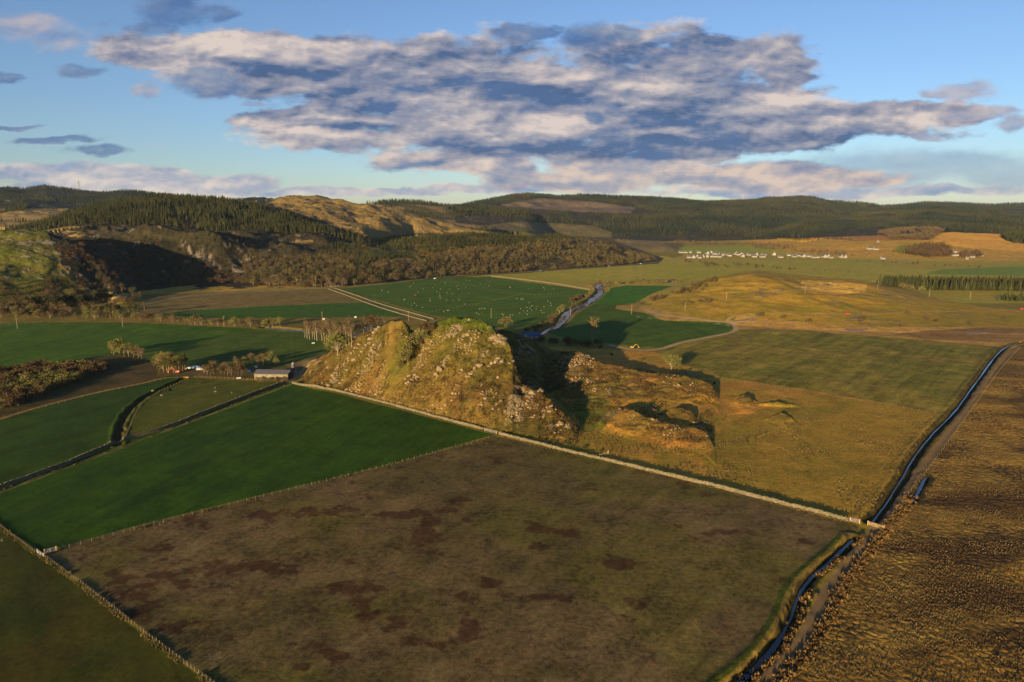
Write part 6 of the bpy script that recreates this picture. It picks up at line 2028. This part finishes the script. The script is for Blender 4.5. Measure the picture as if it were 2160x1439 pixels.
def cyl_thing(name, label, cat, px, py, r, L, mat, ends=None):
    p = hits([(px, py)])[0]
    V, T = [], []
    tube(V, T, (-L / 2, 0, r), (L / 2, 0, r), r, r, 14)
    for s in (-1, 1):
        tube(V, T, (s * L / 2, 0, r), (s * (L / 2 + 0.12), 0, r), r, r * 0.7, 14)
        tube(V, T, (s * (L / 2 + 0.12), 0, r), (s * (L / 2 + 0.13), 0, r), r * 0.7, 0.01, 14)
    o = link(name, make_mesh(name, np.array(V), np.array(T), [mat], None, False), None, (p[0], p[1], terr1(p[0], p[1])), 0.4)
    tag(o, label, cat)
    return o


WRAP = simple_mat('white_wrap', (0.42, 0.42, 0.41), 0.5, 0.4, 0.05)
cyl_thing('wrapped_bale', 'white wrapped bale at the foot of the river pole', 'bale', 683, 675, 0.9, 1.6, WRAP)
cyl_thing('wrapped_bale', 'white wrapped bale lying on the river strip right of the pole', 'bale', 750, 671, 0.9, 1.6, WRAP)
cyl_thing('water_tank', 'dark blue tank beside the left end of the shed', 'tank', 527, 786, 1.6, 3.0, simple_mat('blue_tank', (0.02, 0.035, 0.11), 0.5, 0.4))
cyl_thing('pale_barrel', 'pale barrel by the farmyard gate behind the shed', 'barrel', 540, 776, 0.7, 1.8, WRAP)
cyl_thing('white_trough', 'white trough at the top edge of the paddock', 'trough', 504, 799, 0.45, 2.4, WRAP)
cyl_thing('water_trough', 'pale trough in the field behind the farm shed', 'trough', 661, 725, 0.45, 2.0, WRAP)
cyl_thing('blue_drum', 'light blue drum at the right end of the shed', 'drum', 625, 786, 0.5, 0.9, simple_mat('blue_drum', (0.12, 0.25, 0.36), 0.4, 0.4))
p = hits([(875, 625)])[0]
root = link('red_tractor', None, None, (p[0], p[1], p[2]), 0.3)
tag(root, 'small red tractor among the sheep in the pasture', 'tractor')
V, Fq = boxes([(-0.4, -0.5, 0.8, 1.6, 0.5, 1.6), (-1.3, -0.75, 0.9, -0.4, 0.75, 1.3)])
link('body', make_mesh('body', V, Fq, [RED]), root)
V, Fq = boxes([(-1.3, -0.7, 1.3, -0.2, 0.7, 2.5)])
link('cab', make_mesh('cab', V, Fq, [DARKWIN]), root)
for x, y, r_ in ((-1.0, -0.9, 0.75), (-1.0, 0.9, 0.75), (1.3, -0.75, 0.45), (1.3, 0.75, 0.45)):
    V, T = [], []
    wheel(V, T, 0, 0, r_, 0.35)
    link('wheel', make_mesh('wheel', np.array(V), np.array(T), [RUBBER]), root, (x, y, 0))

# ------------------------------------------------------------------ animals
def animal_mesh(name, L, H, R, mat, head_mat):
    """one skin: rump, barrel, neck and lowered head as a run of rings, with four jointed tapering legs"""
    rings = [(-0.5, 0.70, 0.10), (-0.47, 0.72, 0.75), (-0.3, 0.70, 1.0), (-0.05, 0.67, 1.08), (0.2, 0.68, 1.0), (0.36, 0.73, 0.72), (0.47, 0.80, 0.45), (0.56, 0.86, 0.36), (0.64, 0.82, 0.34), (0.74, 0.72, 0.22), (0.78, 0.69, 0.05)]
    n = 8
    V, T, M = [], [], []
    for (x, z, r) in rings:
        for i in range(n):
            a = 2 * math.pi * i / n
            V.append(np.array((x * L, math.cos(a) * r * R * 0.85, z * H + math.sin(a) * r * R)))
    for k in range(len(rings) - 1):
        for i in range(n):
            j = (i + 1) % n
            a, b, c, d = k * n + i, k * n + j, (k + 1) * n + j, (k + 1) * n + i
            T += [(a, c, b), (a, d, c)]
            M += [1 if k > 6 else 0] * 2
    for x in (-0.36, 0.28):
        for y in (-0.5, 0.5):
            m0 = len(T)
            kx = x * L + (0.05 * L if x < 0 else 0.0)
            tube(V, T, (x * L, y * R, H * 0.6), (kx, y * R, H * 0.32), R * 0.3, R * 0.17, 5)
            tube(V, T, (kx, y * R, H * 0.32), (x * L, y * R, 0), R * 0.17, R * 0.12, 5)
            M += [1] * (len(T) - m0)
    for s in (-1, 1):
        m0 = len(T)
        tube(V, T, (0.6 * L, s * 0.25 * R, 0.9 * H), (0.57 * L, s * 0.55 * R, 0.92 * H), R * 0.12, R * 0.05, 4)
        M += [1] * (len(T) - m0)
    return make_mesh(name, np.array(V), np.array(T), [mat, head_mat], M, True)


FLEECE = simple_mat('fleece', (0.18, 0.155, 0.11), 0.95, 0.05, 0.15)
FACE = simple_mat('sheep_face', (0.16, 0.14, 0.11), 0.9, 0.1)
COW = simple_mat('black_hide', (0.012, 0.011, 0.010), 0.7, 0.2)
SHEEP = animal_mesh('sheep', 1.25, 0.95, 0.36, FLEECE, FACE)
CATTLE = animal_mesh('cow', 2.1, 1.4, 0.46, COW, COW)
LAMB = animal_mesh('lamb', 0.7, 0.6, 0.17, FLEECE, FACE)


def sheep(px, py, lab, grp, me=None, name='sheep', cat='sheep', s=0.95):
    p = hits([(px, py)])[0]
    o = link(name, me or SHEEP, None, (p[0], p[1], terr1(p[0], p[1])), random.uniform(0, 6.28))
    o.scale = (s, s, s)
    tag(o, lab, cat, grp)


for zi, (poly, n, lab, grp) in enumerate([
        ([(760, 620), (900, 592), (1000, 605), (1080, 622), (1010, 640), (905, 655), (840, 640)], 44, 'pale sheep in the left part of the sheep pasture', 'sheep in the left sheep pasture'),
        ([(920, 660), (1080, 630), (1190, 630), (1160, 655), (1140, 668), (1060, 672), (960, 668)], 40, 'pale sheep in the pasture right behind the summit', 'sheep in the pasture behind the summit'),
        ([(960, 592), (1030, 588), (1200, 612), (1100, 618)], 14, 'pale sheep in the pasture strip below the far wall', 'sheep below the far wall'),
        ([(1120, 584), (1300, 568), (1420, 556), (1430, 575), (1280, 590)], 22, 'tiny pale sheep on the wide meadow before the village', 'sheep on the wide meadow')]):
    r = np.random.default_rng(800 + zi)
    P = np.array(poly, float)
    c = 0
    while c < n:
        px, py = r.uniform(P[:, 0].min(), P[:, 0].max()), r.uniform(P[:, 1].min(), P[:, 1].max())
        if inside(poly, np.array([px]), np.array([py]))[0] and fbm(np.array([px * 1.0]), np.array([py * 3.0]), 40, 2, 3)[0] > -0.25:
            sheep(px, py, lab, grp)
            c += 1
for px, py, lab in ((454, 820, 'upper of the two pale sheep in the middle of the paddock'), (455, 828, 'lower of the two pale sheep in the middle of the paddock'), (489, 830, 'pale sheep alone near the right side of the paddock'),
                    (341, 836, 'pale sheep beside the curving paddock fence'), (322, 828, 'pale sheep outside the curving paddock fence'), (6, 1142, 'white sheep in the corner of the olive field')):
    sheep(px, py, lab, None)
sheep(349, 828, 'black cow on the left of the pair in the paddock', None, CATTLE, 'cow', 'cow', 1.0)
sheep(359, 825, 'black cow standing right of the other in the paddock', None, CATTLE, 'cow', 'cow', 1.0)
trees([(417, 811, 1.6), (424, 810, 1.8)], 'shrub', 'brush_heap', 'dark brush heap in the paddock', 'brush in the paddock', 'brush')

# ------------------------------------------------------------------ air
if HAZE:
    V, Fq = boxes([(-9000, -400, -3.6, 9000, 9500, 330)])
    hz_m = bpy.data.materials.new('pale_air')
    hz_m.use_nodes = True
    t = hz_m.node_tree
    t.nodes.clear()
    k = NT(t)
    out = k.node('ShaderNodeOutputMaterial')
    pv = k.node('ShaderNodeVolumePrincipled')
    pv.inputs['Color'].default_value = (0.55, 0.75, 1.0, 1)
    pv.inputs['Density'].default_value = HAZE
    k.put(out.inputs['Volume'], pv.outputs[0])
    o = link('haze', make_mesh('haze', V, Fq, [hz_m]))
    o['kind'] = 'stuff'
